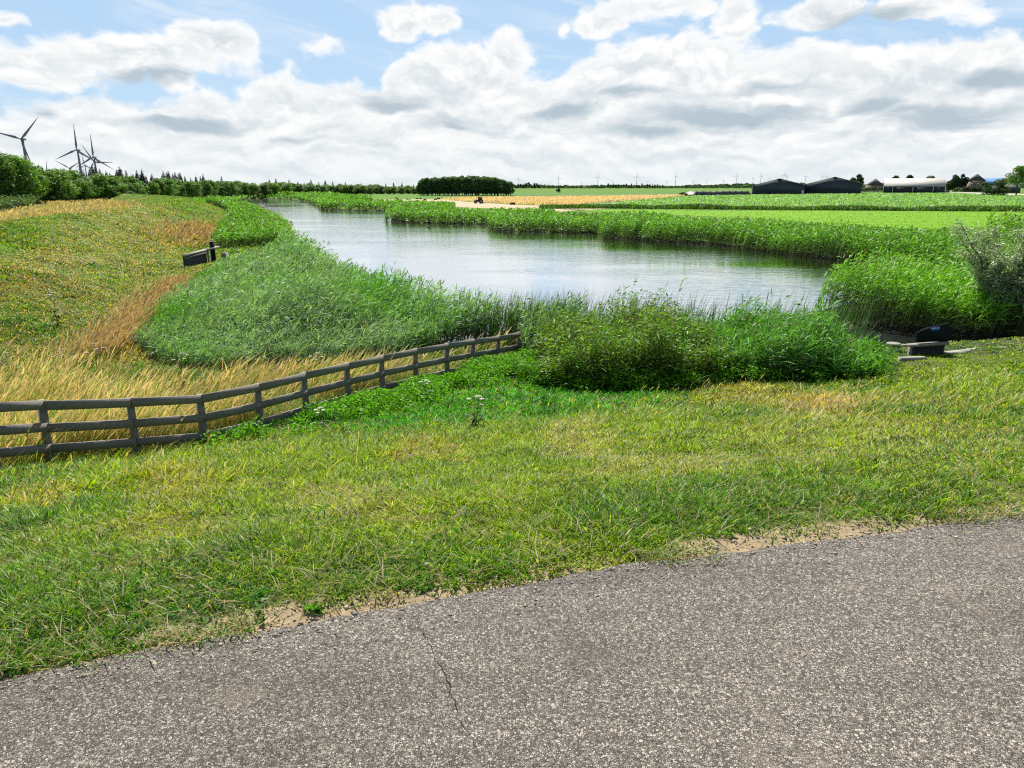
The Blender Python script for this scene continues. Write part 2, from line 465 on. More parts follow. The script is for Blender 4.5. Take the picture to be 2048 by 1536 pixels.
# ------------------------------------------------------------------ colour patches of the ground (albedo only)
GREEN = np.array((.118, .275, .012)); LUSH = np.array((.075, .36, .014)); YEL = np.array((.27, .40, .012))
STRAW = np.array((.52, .39, .12)); PALE = np.array((.60, .49, .25)); ORANGE = np.array((.46, .26, .09)); DEEP = np.array((.035, .12, .018))
PATCH = [  # (patch, colour, strength)
    (Patch(1100, 905, 900, 75), YEL, .55), (Patch(420, 930, 420, 60), YEL, .5),
    (Patch(900, 790, 400, 62), LUSH, .85), (Patch(640, 830, 140, 40), LUSH, .6), (Patch(1240, 775, 170, 22), LUSH, .9),
    (Patch(1560, 800, 330, 30), STRAW * .7 + YEL * .3, .7), (Patch(1640, 812, 90, 16), ORANGE * .35 + PALE * .6, .7), (Patch(1150, 870, 80, 28), PALE * .7 + YEL * .3, .55),
    (Patch(1900, 770, 160, 36), YEL, .8), (Patch(1950, 720, 150, 20), YEL * .7 + GREEN * .3, .8), (Patch(1700, 870, 330, 40), YEL * .6 + PALE * .4, .5),
    (Patch(340, 970, 105, 40), STRAW * .6 + YEL * .4, .55), (Patch(80, 1000, 80, 28), STRAW, .4), (Patch(850, 905, 80, 24), STRAW, .45),
    (Patch(700, 1000, 170, 30), PALE * .6 + YEL * .4, .5), (Patch(1300, 930, 160, 26), PALE * .6 + YEL * .4, .5), (Patch(200, 900, 260, 30), YEL, .6),
    (Patch(330, 1060, 120, 30), STRAW * .5 + YEL * .5, .5), (Patch(1480, 1000, 300, 50), GREEN, .6), (Patch(900, 1150, 200, 60), GREEN, .6), (Patch(500, 1130, 420, 60), DEEP * .5 + GREEN * .5, .45), (Patch(1450, 1010, 420, 40), DEEP * .4 + GREEN * .6, .5), (Patch(150, 1180, 220, 50), DEEP * .4 + GREEN * .6, .45),
    (Patch(120, 1130, 200, 70), GREEN * .8 + YEL * .2, .6),
]
DPATCH = [
    (Patch(110, 520, 95, 22), PALE, .85), (Patch(392, 466, 66, 22), ORANGE * .6 + STRAW * .3, .95), (Patch(50, 590, 120, 40), ORANGE * .4 + STRAW * .5, .8),
    (Patch(300, 625, 60, 26), ORANGE * .8 + PALE * .1, .9), (Patch(225, 690, 60, 30), ORANGE * .7 + STRAW * .2, .8), (Patch(360, 585, 36, 18), ORANGE * .8, .8),
    (Patch(120, 620, 110, 40), GREEN, .75), (Patch(330, 530, 120, 26), YEL * .8 + GREEN * .2, .8), (Patch(150, 440, 160, 10), YEL * .6 + GREEN * .4, .8),
    (Patch(260, 480, 160, 16), STRAW * .35 + YEL * .5, .6), (Patch(450, 440, 60, 10), STRAW * .4 + YEL * .6, .6), (Patch(60, 690, 110, 30), YEL * .6 + STRAW * .2, .6), (Patch(250, 415, 90, 5), PALE, .6),
]

def _mixcol(c, col, w, pick):
    w = np.asarray(w)
    if pick: w = (rng.random(w.shape) < w).astype(float)
    return c + (col - c) * w[..., None]

def verge_col(x, y, pick=False):
    n = fbm(x * .8, y * .8, 21, 4); n2 = fbm(x * 2.6 + 9, y * 2.6, 33, 3)
    c = np.zeros(np.shape(x) + (3,)) + GREEN
    c = _mixcol(c, YEL, smooth(.38, .68, n), False)
    c = _mixcol(c, PALE * .8, smooth(.55, .82, n2) * .40 + .03, pick)
    c = _mixcol(c, DEEP, smooth(.46, .74, 1 - n2) * .75, pick)
    for p, col, st in PATCH:
        w = smooth(.2, .85, p(x, y, .8) * (.25 + 1.4 * fbm(x * 2.6, y * 2.6, 44, 4))) * st
        c = _mixcol(c, col, w, pick)
    return c

def dike_col(x, y, pick=False):
    n = fbm(x * .22, y * .16, 61, 4); n2 = fbm(x * .9, y * .6, 71, 3)
    c = np.zeros(np.shape(x) + (3,)) + YEL * .42 + GREEN * .46
    c = _mixcol(c, STRAW * .45 + ORANGE * .25, smooth(.46, .74, n) * .5 + .04, pick)
    c = _mixcol(c, GREEN, smooth(.46, .72, 1 - n) * .75, pick)
    c = _mixcol(c, DEEP, smooth(.50, .78, n2) * .7, pick)
    for p, col, st in DPATCH:
        w = smooth(.2, .85, p(x, y, .8) * (.25 + 1.4 * fbm(x * .9, y * .9, 45, 4))) * st
        c = _mixcol(c, col * .72, w * .8, pick)
    return c

# ------------------------------------------------------------------ fence line
FENCE = []   # (x, y, z_top)
_fp = [(-150, 806, 10.6), (-35, 803, 11.6), (80, 800, 12.6), (258, 795, 13.6), (398, 789, 14.7), (513, 767, 15.9), (607, 744, 17.15), (693, 725, 18.35), (762, 710, 19.6),
       (830, 697, 20.85), (893, 686, 22.0), (945, 678, 23.1), (995, 671, 24.15), (1037, 664, 25.1)]
for px, py, Y in _fp:
    FENCE.append(PY(px, py, Y))
FENCE = np.array(FENCE)

def behind_fence(x, y):
    """distance behind the fence line (towards the river)"""
    fx = FENCE[:, 0]; fy = FENCE[:, 1]
    return y - np.interp(x, fx, fy, left=fy[0] - 0.0, right=99)

# ------------------------------------------------------------------ ground sheet
def ground():
    th = np.concatenate([np.linspace(-pi, -radians(50), 50, endpoint=False), np.linspace(-radians(50), radians(50), 430, endpoint=False), np.linspace(radians(50), pi, 50, endpoint=False)])
    r = np.geomspace(.8, 9000, 760)
    R, T = np.meshgrid(r, th, indexing='ij')
    X = R * np.sin(T); Y = R * np.cos(T)
    Z = height(X, Y)
    nr, nt = R.shape
    i = np.arange(nr - 1)[:, None] * nt; j = np.arange(nt)[None]; j2 = (np.arange(nt) + 1)[None] % nt
    f = np.stack([i + j, i + nt + j, i + nt + j2, i + j2], -1).reshape(-1, 4)
    s = road_s(X, Y)
    vc = verge_col(X, Y) * .22 + np.array((.10, .085, .045)) * .5
    dc = dike_col(X, Y) * .42 + GREEN * .22
    d = dike_d(X, Y)
    east = is_east(X, Y) & (Y > 46)
    c = np.where((s < 16)[..., None], vc, dc)
    bw = behind_fence(X, Y)
    c = np.where(((bw > 0) & (s >= 11) & (X < 0.6) & (Y < 27))[..., None], np.array((.17, .15, .06)), c)
    low = (s >= 13) & (~((d < 17))) & (~east)
    c = np.where(low[..., None] & (X > -22)[..., None] & (Y > 24)[..., None], np.array((.06, .08, .03)), c)
    c = np.where(east[..., None], np.array((.10, .20, .025)) * (.8 + .5 * fbm(X * .02, Y * .05, 91, 3))[..., None], c)
    c = np.where(((d < -12) & ~east & (s > 20))[..., None], np.array((.16, .20, .05)) * (.8 + .5 * fbm(X * .03, Y * .05, 92, 3))[..., None], c)
    c = np.where((s < .17)[..., None], np.array((.36, .28, .17)), c)
    c = np.where((s < -.2)[..., None], np.array((.10, .09, .08)), c)
    sd = sdpoly(X, Y, RIVER)
    c = np.where((sd < .3)[..., None], np.array((.020, .019, .012)), c)
    m = MB().add(np.stack([X, Y, Z], -1).reshape(-1, 3), f[:, ::-1], c.reshape(-1, 3))
    o = m.build('ground', M_GROUND, smooth_=True)
    tag(o, kind='structure')
ground()

def road():
    xs = np.linspace(-30, 60, 1400)
    # ragged outer edge
    t = (xs - E0[0]) / (E1[0] - E0[0])
    base = E0[1] + (E1[1] - E0[1]) * t + .10 * np.clip(4 * t * (1 - t), -1.5, 1) / EN[1]
    edge = base + (fbm(xs * 2.2, xs * 0 + 3, 7, 4) - .5) * .10 + (fbm(xs * 14, xs * 0, 8, 2) - .5) * .035
    far = np.stack([xs, edge, np.zeros_like(xs)], 1)
    lip = far + np.array([0, .012, -.045])
    near = np.stack([xs, base - 7.5, np.zeros_like(xs)], 1)
    n = len(xs); i = np.arange(n - 1)
    v = np.concatenate([near, far, lip])
    f = np.concatenate([np.stack([i, i + 1, n + i + 1, n + i], 1), np.stack([n + i, n + i + 1, 2 * n + i + 1, 2 * n + i], 1)])
    o = MB().add(v, f, (.2, .2, .2)).build('road', M_ROAD)
    tag(o, kind='structure')
    # cracks in the surface
    def crack(pts, w):
        pts = [P(a, b, 0)[:2] for a, b in pts]
        q = []
        for a, b in zip(pts[:-1], pts[1:]):
            k = max(3, int(np.linalg.norm(b - a) / .018))
            for u in np.linspace(0, 1, k, endpoint=False): q.append(a + (b - a) * u)
        q = np.array(q)
        q += rng.normal(0, .005, q.shape)
        d = np.gradient(q, axis=0); nn = np.stack([-d[:, 1], d[:, 0]], 1); nn /= np.linalg.norm(nn, axis=1)[:, None] + 1e-9
        ww = w * rng.uniform(.1, 1., len(q)) * np.sin(np.linspace(.4, pi - .3, len(q))) ** .5
        a = np.concatenate([q - nn * ww[:, None], np.full((len(q), 1), .004)], 1); b = np.concatenate([q + nn * ww[:, None], np.full((len(q), 1), .004)], 1)
        k = len(q); i = np.arange(k - 1)
        MB().add(np.concatenate([a, b]), np.stack([i, i + 1, k + i + 1, k + i], 1), (.02, .02, .02)).build('crack', M_CRACK, o)
    crack([(835, 1250), (850, 1275), (868, 1305), (885, 1340), (900, 1375), (908, 1410), (925, 1450), (945, 1480), (950, 1510)], .0019)
    crack([(868, 1305), (905, 1318), (930, 1322)], .0018)
    crack([(640, 1290), (720, 1289), (770, 1284), (835, 1281)], .0018)
    crack([(1380, 1132), (1440, 1133), (1500, 1124)], .0024)
road()

def sheet(name, pts, z, mat, colour=(1, 1, 1)):
    pts = [(p[0], p[1], z) for p in pts]
    return tag(MB().poly(pts, colour).build(name, mat), kind='structure')

def grit():
    n = 5200; xs = rng.uniform(-5, 9, n)
    t = (xs - E0[0]) / (E1[0] - E0[0])
    ys = E0[1] + (E1[1] - E0[1]) * t + .10 * np.clip(4 * t * (1 - t), -1.5, 1) / EN[1] + rng.normal(.03, .11, n)
    s = road_s(xs, ys); z = np.where(s < 0.0, .001, height(xs, ys) + .002)
    r = rng.uniform(.003, .009, n) * rng.choice([.7, 1., 1.6], n, p=[.5, .4, .1])
    o = np.array([(1, 0, 0), (0, 1, 0), (-1, 0, 0), (0, -1, 0), (0, 0, .8), (0, 0, -.6)])
    v = np.stack([xs, ys, z], 1)[:, None] + o[None] * r[:, None, None] * rng.uniform(.6, 1.3, (n, 6, 1))
    f = np.array([(0, 1, 4), (1, 2, 4), (2, 3, 4), (3, 0, 4), (1, 0, 5), (2, 1, 5), (3, 2, 5), (0, 3, 5)])
    c = np.where((rng.random(n) < .6)[:, None], np.array((.20, .185, .165)), np.array((.34, .29, .21))) * rng.uniform(.6, 1.5, (n, 1))
    o_ = MB().add(v.reshape(-1, 3), ((np.arange(n) * 6)[:, None, None] + f[None]).reshape(-1, 3), np.repeat(c, 6, 0)).build('gravel', M_GRIT)
    tag(o_, 'loose grit scattered along the crumbling road edge', 'gravel', kind='stuff')
grit()

# water: a fine sheet
wp = [(-26, 20), (46, 20), (46, 70), (-20, 235), (-60, 450), (-230, 450), (-140, 240), (-60, 110), (-26, 74)]
sheet('river_water', wp, ZW, M_WATER)

# fields beyond the right bank (each a sheet on flat ground)
ZF = -3.0
def F(px, py): return P(px, py, ZF)[:2]
def sheet_px(name, pix, dz, mat): return sheet(name, [F(*p) for p in pix], ZF + dz, mat)
def grow(p, d): return p
meadow_poly = [F(1120, 419), F(1400, 421.5), F(1800, 423), F(2048, 424), F(2700, 427), F(2900, 470), F(2050, 480), F(1700, 458), F(1480, 436), F(1250, 426)]
crop_poly = [F(1205, 413), F(1300, 414.5), F(1500, 416), F(1800, 417.5), F(2048, 419), F(2600, 421), F(2600, 396), F(2048, 391), F(1890, 385.5), F(1720, 387), F(1500, 389.5), F(1390, 391.5), F(1290, 400), F(1190, 408)]
grain_poly = [F(880, 399), F(935, 396), F(1100, 394.5), F(1385, 390.3), F(1280, 399), F(1180, 407), F(1130, 410.5), F(1030, 408.5), F(975, 405.5), F(930, 402.5)]
stub_poly = [F(650, 398.5), F(735, 399.5), F(880, 398.6), F(935, 404), F(1030, 410), F(1130, 412.5), F(1220, 417), F(1110, 424), F(1000, 418), F(880, 413), F(800, 409), F(720, 402)]
dark_poly = [F(1029, 386), F(1500, 383), F(1500, 379), F(1040, 380)]
dark_poly2 = [F(840, 392.8), F(1029, 391.5), F(1385, 389.3), F(1500, 388.3), F(1500, 384.5), F(1029, 387.4), F(840, 390)]
sheet('meadow', meadow_poly, ZF + .03, M_MEADOW)
sheet('crop_field', crop_poly, ZF + .03, M_CROP)
sheet('grain_field', grain_poly, ZF + .05, M_GRAIN)
sheet('stubble_field', stub_poly, ZF + .03, M_STUB)
sheet('green_field', dark_poly2, ZF + .03, M_DARKCROP)
sheet('farm_lane', [F(1893, 384.5), F(1905, 383.8), F(1960, 385.5), F(2060, 388.5), F(2500, 397), F(2500, 401), F(2060, 391.5), F(1960, 388)], ZF + .07, M_TRACK)

# ------------------------------------------------------------------ vegetation generators
def polar(n, r0, r1, th=46., th0=None, pw=0.):
    a = np.radians(rng.uniform(-th if th0 is None else th0, th, n))
    u = rng.random(n)
    if pw == 0: r = r0 * (r1 / r0) ** u
    else: r = (r0 ** pw + u * (r1 ** pw - r0 ** pw)) ** (1 / pw)
    return r * np.sin(a), r * np.cos(a)

WIND = 0.15   # towards +x, slightly away

def blades(mb, x, y, z, h, w, az, lean, bend, cb, ct, seed=False):
    """curved tapering blades; az direction of lean; lean at base, bend = extra at the tip (fractions of h)"""
    n = len(x)
    base = np.stack([x, y, z], 1)
    ld = np.stack([np.cos(az), np.sin(az), np.zeros(n)], 1)
    fa = az + pi / 2 + rng.normal(0, .9, n)
    sd = np.stack([np.cos(fa), np.sin(fa), np.zeros(n)], 1)
    T = (0., .4, .75, 1.); W = (1., .9, .6, 0.) if not seed else (.6, .5, 1.6, .0)
    vs = []; cs = []
    for t, ww in zip(T, W):
        up = h * (t - .35 * np.clip(bend, 0, 1.3) * t ** 2.2)
        out = h * (lean * t + bend * t ** 2.2)
        c = base + ld * out[:, None]; c[:, 2] += up
        col = cb + (ct - cb) * t  # a darker base colour paints in shade near the ground
        if ww > 0:
            vs += [c - sd * (w * ww * .5)[:, None], c + sd * (w * ww * .5)[:, None]]; cs += [col, col]
        else:
            vs.append(c); cs.append(col)
    v = np.stack(vs, 1).reshape(-1, 3); c = np.stack(cs, 1).reshape(-1, 3)
    o = (np.arange(n) * 7)[:, None]
    mb.add(v, [np.concatenate([o + np.array([0, 1, 3, 2]), o + np.array([2, 3, 5, 4])]), o + np.array([4, 5, 6])], c)

def leaves(mb, base, dirv, length, width, droop, col, updir=None):
    """lanceolate leaves: base points, unit directions, droop bends the outer half down"""
    n = len(base)
    rv = rng.normal(0, 1, (n, 3)) if updir is None else updir
    sd = np.cross(dirv, rv); sd /= np.linalg.norm(sd, axis=1)[:, None] + 1e-9
    L = length[:, None]; Wd = width[:, None]
    dz = np.zeros((n, 3)); dz[:, 2] = -droop * length
    p1 = base + dirv * L * .45 + dz * .22; p2 = base + dirv * L + dz
    v = np.stack([base, p1 - sd * Wd * .5, p1 + sd * Wd * .5, p2], 1).reshape(-1, 3)
    c = np.repeat(col, 4, 0)
    o = (np.arange(n) * 4)[:, None]
    mb.add(v, [np.concatenate([o + np.array([0, 1, 2]), o + np.array([2, 1, 3])])], c)

def reeds(mb, x, y, z, H, col, nleaf=7, wind=.32, leaflen=.42, lw=.024, azw=WIND, azs=.75, plume=.15, kw=.0010, up=.8):
    n = len(x)
    r = np.hypot(x, y)
    base = np.stack([x, y, z], 1)
    az = azw + rng.normal(0, .35, n)
    wd = np.stack([np.cos(az), np.sin(az), np.zeros(n)], 1)
    ln = (wind * rng.uniform(.5, 1.4, n))[:, None]
    def at(t):
        t = np.asarray(t)
        tt = t if t.ndim else np.full(n, float(t))
        p = base + wd * (ln * (H * tt ** 1.8)[:, None])
        p[:, 2] += H * tt * (1 - .18 * ln[:, 0] * tt)
        return p
    # stems
    sw = np.maximum(.010, kw * .6 * r)
    fa = rng.uniform(0, pi, n); sd = np.stack([np.cos(fa), np.sin(fa), np.zeros(n)], 1) * sw[:, None] * .5
    a, b, c = at(0.), at(.55), at(1.)
    v = np.stack([a - sd, a + sd, b - sd, b + sd, c], 1).reshape(-1, 3)
    dead = np.tile(np.array((.045, .038, .022)), (n, 1))  # dead stem foot, coloured extra dark to paint in shade low in the bed
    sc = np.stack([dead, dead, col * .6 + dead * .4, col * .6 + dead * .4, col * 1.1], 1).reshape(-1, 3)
    o = (np.arange(n) * 5)[:, None]
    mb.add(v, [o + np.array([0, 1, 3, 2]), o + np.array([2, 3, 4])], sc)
    for k in range(nleaf):
        t = np.clip(.14 + .84 * ((k + rng.random(n)) / nleaf) ** .8, 0, 1)
        bp = at(t)
        la = azw + rng.normal(0, azs, n) + (pi * (rng.random(n) < .12))
        el = rng.normal(up, .3, n) * (.6 + .5 * t)
        dv = np.stack([np.cos(la) * np.cos(el), np.sin(la) * np.cos(el), np.sin(el)], 1)
        ll = leaflen * rng.uniform(.6, 1.3, n) * np.maximum(1, r / 90) ** .5
        ww = np.maximum(lw, kw * 1.7 * r) * rng.uniform(.7, 1.2, n)
        cc = col * rng.uniform(.7, 1.35, n)[:, None]
        old_shade = (1 - smooth(.24, .62, t))[:, None] * (.85 * smooth(.7, 1.6, H))[:, None]
        cc = cc * (1 - old_shade) + np.array((.035, .032, .016)) * old_shade  # old low leaves, darkened further so the reed fronts look shaded
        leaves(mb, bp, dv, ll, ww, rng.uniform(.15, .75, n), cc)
    if plume > 0:
        s = rng.random(n) < plume
        bp = at(.97)[s]; m = s.sum()
        la = azw + rng.normal(0, .4, m); el = rng.normal(.9, .2, m)
        dv = np.stack([np.cos(la) * np.cos(el), np.sin(la) * np.cos(el), np.sin(el)], 1)
        leaves(mb, bp, dv, np.full(m, .3), np.maximum(.05, kw * 2 * r[s]), rng.uniform(.1, .4, m), np.tile(np.array((.16, .12, .07)), (m, 1)) * rng.uniform(.7, 1.3, (m, 1)))

# ---- tufted grass
def tufts(mb, x, y, H, W, nb, rad, colf, spread=.9, dry=.10, zoff=.006, wind=.15, dead=PALE):
    """each tuft: nb blades fanning out of one crown"""
    n = len(x)
    k = rng.integers(max(3, nb // 2), nb + 1, n)
    i = np.repeat(np.arange(n), k); m = len(i)
    a = rng.uniform(0, 2 * pi, m); q = np.sqrt(rng.random(m))
    X = x[i] + np.cos(a) * q * rad[i]; Y = y[i] + np.sin(a) * q * rad[i]
    h = H[i] * rng.uniform(.45, 1.25, m) * (1.1 - .3 * q)
    c = colf(X, Y) * (rng.uniform(.5, 1.5, n)[i] * rng.uniform(.7, 1.35, m))[:, None]
    d = rng.random(m) < dry
    c = np.where(d[:, None], dead * rng.uniform(.55, 1.1, (m, 1)), c)
    az = a + rng.normal(0, .7, m)
    lean = spread * (.15 + .6 * q) * rng.uniform(.3, 1.4, m); bend = rng.uniform(.1, .9, m)
    blades(mb, X, Y, height(X, Y) - zoff, h, W[i] * rng.uniform(.65, 1.35, m), az, lean, bend, c * .6, c * 1.1)  # blade feet darkened in colour, standing in for shade inside the tuft

def verge():
    mb = MB()
    x, y = polar(125000, 2.2, 34., 47., pw=.2)
    s = road_s(x, y); bf = behind_fence(x, y)
    sd = sdpoly(x, y, RIVER)
    keep = (s > .05) & (bf < .35) & (s < np.where(x > 10.5, 25, 17.5)) & (sd > .5)
    bare = fbm(x * 1.9, y * 1.9, 55, 3)
    pk = smooth(-.02, .24, s + (bare - .55) * .32) * (1 - .7 * smooth(.60, .76, fbm(x * 3.1, y * 3.1, 56, 3)))
    keep &= rng.random(len(x)) < np.maximum(pk, .03)
    x, y, s = x[keep], y[keep], s[keep]
    n = len(x); r = np.hypot(x, y)
    t = fbm(x * 2.3, y * 2.3, 77, 3); big = fbm(x * .7, y * .7, 78, 2)
    far = smooth(1.5, 8, s)
    H = (.026 + .085 * t ** 1.6 * rng.uniform(.4, 1.5, n)) * (1 + far * (.55 + 1.3 * big))
    H *= np.where((x > 10.5) & (s > 13.5), .5, 1.) * np.where(s < .45, .75, 1.)
    W = np.maximum(.0068, .00135 * r)
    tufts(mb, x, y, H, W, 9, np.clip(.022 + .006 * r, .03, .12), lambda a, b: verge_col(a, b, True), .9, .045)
    # dead thatch lying flat between the tufts
    m = 14000
    x, y = polar(m, 2.2, 16, 47., pw=.2); s = road_s(x, y); bf = behind_fence(x, y)
    k = (s > .06) & (bf < .2) & (s < 13); x, y = x[k], y[k]; n = len(x); r = np.hypot(x, y)
    c = PALE * rng.uniform(.3, .8, (n, 1))
    blades(mb, x, y, height(x, y) + rng.uniform(.0, .015, n), rng.uniform(.03, .07, n), np.maximum(.004, .0009 * r), rng.uniform(0, 6.3, n), np.full(n, 1.6), rng.uniform(.2, 1., n), c, c)
    # flowering culms
    m = 9000
    x, y = polar(m, 4.5, 24, 47., pw=.5)
    s = road_s(x, y); bf = behind_fence(x, y)
    k = (s > 3.2) & (bf < .3) & (s < 15.5) & (sdpoly(x, y, RIVER) > .6) & (rng.random(m) < smooth(.42, .64, fbm(x * .7, y * .7, 81, 3)) * .8 + .08)
    x, y = x[k], y[k]; n = len(x); r = np.hypot(x, y)
    c = verge_col(x, y) * rng.uniform(.8, 1.3, (n, 1))
    st = rng.random(n) < .35
    c = np.where(st[:, None], PALE * rng.uniform(.7, 1.1, (n, 1)), c)
    blades(mb, x, y, height(x, y), rng.uniform(.18, .42, n), np.maximum(.004, .0008 * r), .3 + rng.normal(0, .9, n), rng.uniform(.05, .4, n), rng.uniform(.2, .7, n), c * .8, c, True)
    # broad-leaved weeds (plantain, dandelion rosettes) in the turf
    m = 1500
    x, y = polar(m, 2.4, 14, 47., pw=.3); s = road_s(x, y); bf = behind_fence(x, y)
    k = (s > .08) & (bf < 0) & (fbm(x * 1.1, y * 1.1, 83, 2) > .46); x, y = x[k], y[k]
    q = 8; X = np.repeat(x, q); Y = np.repeat(y, q); n = len(X)
    a = rng.uniform(0, 6.3, n); el = rng.uniform(.1, .9, n)
    dv = np.stack([np.cos(a) * np.cos(el), np.sin(a) * np.cos(el), np.sin(el)], 1)
    leaves(mb, np.stack([X, Y, height(X, Y) + .005], 1), dv, rng.uniform(.03, .07, n), rng.uniform(.012, .022, n), rng.uniform(.1, .5, n), np.array((.075, .22, .025)) * rng.uniform(.6, 1.4, (n, 1)))
    tag(mb.build('grass', M_GRASS), 'patchy green and straw-dry grass on the bank between road and fence', 'grass', kind='stuff')
verge()

def edge_creep():
    mb = MB(); n = 2600; xs = rng.uniform(-6, 10, n); t = (xs - E0[0]) / (E1[0] - E0[0])
    ys = E0[1] + (E1[1] - E0[1]) * t + .10 * np.clip(4 * t * (1 - t), -1.5, 1) / EN[1] + rng.normal(.05, .05, n)
    k = fbm(xs * 2.4, ys * 2.4, 361, 3) > .50; xs, ys = xs[k], ys[k]; n = len(xs)
    i = np.repeat(np.arange(n), 7); m = len(i)
    X = xs[i] + rng.normal(0, .03, m); Y = ys[i] + rng.normal(0, .02, m)
    c = np.where((rng.random(m) < .4)[:, None], PALE * .8, GREEN * .9) * rng.uniform(.6, 1.3, (m, 1))
    blades(mb, X, Y, np.maximum(height(X, Y), -.006), rng.uniform(.015, .05, m), np.full(m, .005), rng.uniform(0, 6.3, m), rng.uniform(.3, 1.6, m), rng.uniform(.2, 1., m), c * .8, c)
    tag(mb.build('edge_grass', M_GRASS), 'sparse grass tufts creeping over the road edge', 'grass', kind='stuff')
edge_creep()

# ---- dry tall grass behind the fence
def drygrass():
    mb = MB()
    x, y = polar(170000, 10.5, 34, 2, -50, pw=.3)
    bf = behind_fence(x, y); d = dike_d(x, y)
    keep = (bf > .15) & (bf < 14) & (d > 2)
    pt = fbm(x * .5, y * .5, 101, 3)
    # density: strongest in a belt 1.5 - 6 m behind the fence
    reach = np.interp(x, [-14, -9, -6, -4, -2], [11., 8.5, 5.5, 3., 1.5])
    belt = smooth(.3, 1.6, bf) * (1 - smooth(.7, 1.25, bf / reach + (pt - .5) * .9)) * np.interp(x, [-6, -3.5], [1., .45])
    keep &= rng.random(len(x)) < belt * (.15 + .85 * smooth(.38, .62, pt))
    keep &= ~(inpoly(x, y, R1) & (rng.random(len(x)) < .9))
    x, y = x[keep], y[keep]; n = len(x); r = np.hypot(x, y)
    t = fbm(x * .6, y * .6, 102, 3)[:, None]
    c = STRAW * .35 + PALE * 1.0; c = c + (ORANGE - c) * smooth(.62, .80, t) * .35; c = c + (PALE * 1.5 - c) * smooth(.4, .6, 1 - t) * .6
    c = c * rng.uniform(.65, 1.25, (n, 1))
    gr = rng.random(n) < .30
    c = np.where(gr[:, None], GREEN * 1.2, c)
    h = rng.uniform(.35, 1.0, n) * (.8 + .6 * pt[keep])
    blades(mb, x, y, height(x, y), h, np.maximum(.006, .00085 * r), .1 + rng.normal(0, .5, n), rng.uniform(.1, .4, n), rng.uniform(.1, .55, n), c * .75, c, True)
    # rusty strip of seeding grass along the reed edge
    pl = np.array([G(a, b)[:2] for a, b in ((378, 572), (352, 592), (318, 622), (285, 655), (248, 690), (205, 722))])
    n = 3600; u = rng.random(n) * (len(pl) - 1.001); k = u.astype(int); f = (u - k)[:, None]
    q = pl[k] * (1 - f) + pl[k + 1] * f
    x = q[:, 0] - np.abs(rng.normal(0, 1.0, n)) + .3; y = q[:, 1] + rng.normal(0, .6, n); r = np.hypot(x, y)
    c = (ORANGE * .35 + PALE * .62) * rng.uniform(.6, 1.3, (n, 1))
    blades(mb, x, y, height(x, y), rng.uniform(.4, .95, n), np.maximum(.006, .0009 * r), .1 + rng.normal(0, .6, n), rng.uniform(.1, .5, n), rng.uniform(.1, .6, n), c * .75, c, True)
    pc = Patch(392, 468, 62, 20); n = 4500
    x = pc.c[0] + rng.normal(0, 4.5, n); y = pc.c[1] + rng.normal(0, 14, n); k = pc(x, y, .7) > rng.random(n); x, y = x[k], y[k]; n = len(x); r = np.hypot(x, y)
    c = (ORANGE * .4 + PALE * .55) * rng.uniform(.6, 1.3, (n, 1))
    blades(mb, x, y, height(x, y), rng.uniform(.4, .9, n), np.maximum(.006, .0010 * r), .1 + rng.normal(0, .6, n), rng.uniform(.1, .5, n), rng.uniform(.1, .6, n), c * .75, c, True)
    # green undergrowth just behind the boards
    x, y = polar(60000, 10.5, 27, 2, -50, pw=.3)
    bf = behind_fence(x, y)
    k = (bf > .1) & (bf < 4.5) & (rng.random(len(x)) < .75)
    x, y = x[k], y[k]; n = len(x); r = np.hypot(x, y)
    c = GREEN * rng.uniform(.7, 1.5, (n, 1)) + YEL * rng.uniform(0, .5, (n, 1))
    dry = rng.random(n) < .3
    c = np.where(dry[:, None], STRAW * rng.uniform(.6, 1., (n, 1)), c)
    blades(mb, x, y, height(x, y), rng.uniform(.12, .34, n), np.maximum(.007, .0011 * r), rng.uniform(0, 2 * pi, n), rng.uniform(.2, .8, n), rng.uniform(.2, 1., n), c * .7, c)
    tag(mb.build('dry_grass', M_DRY), 'tall straw-coloured dry grass behind the wooden fence', 'grass', kind='stuff')

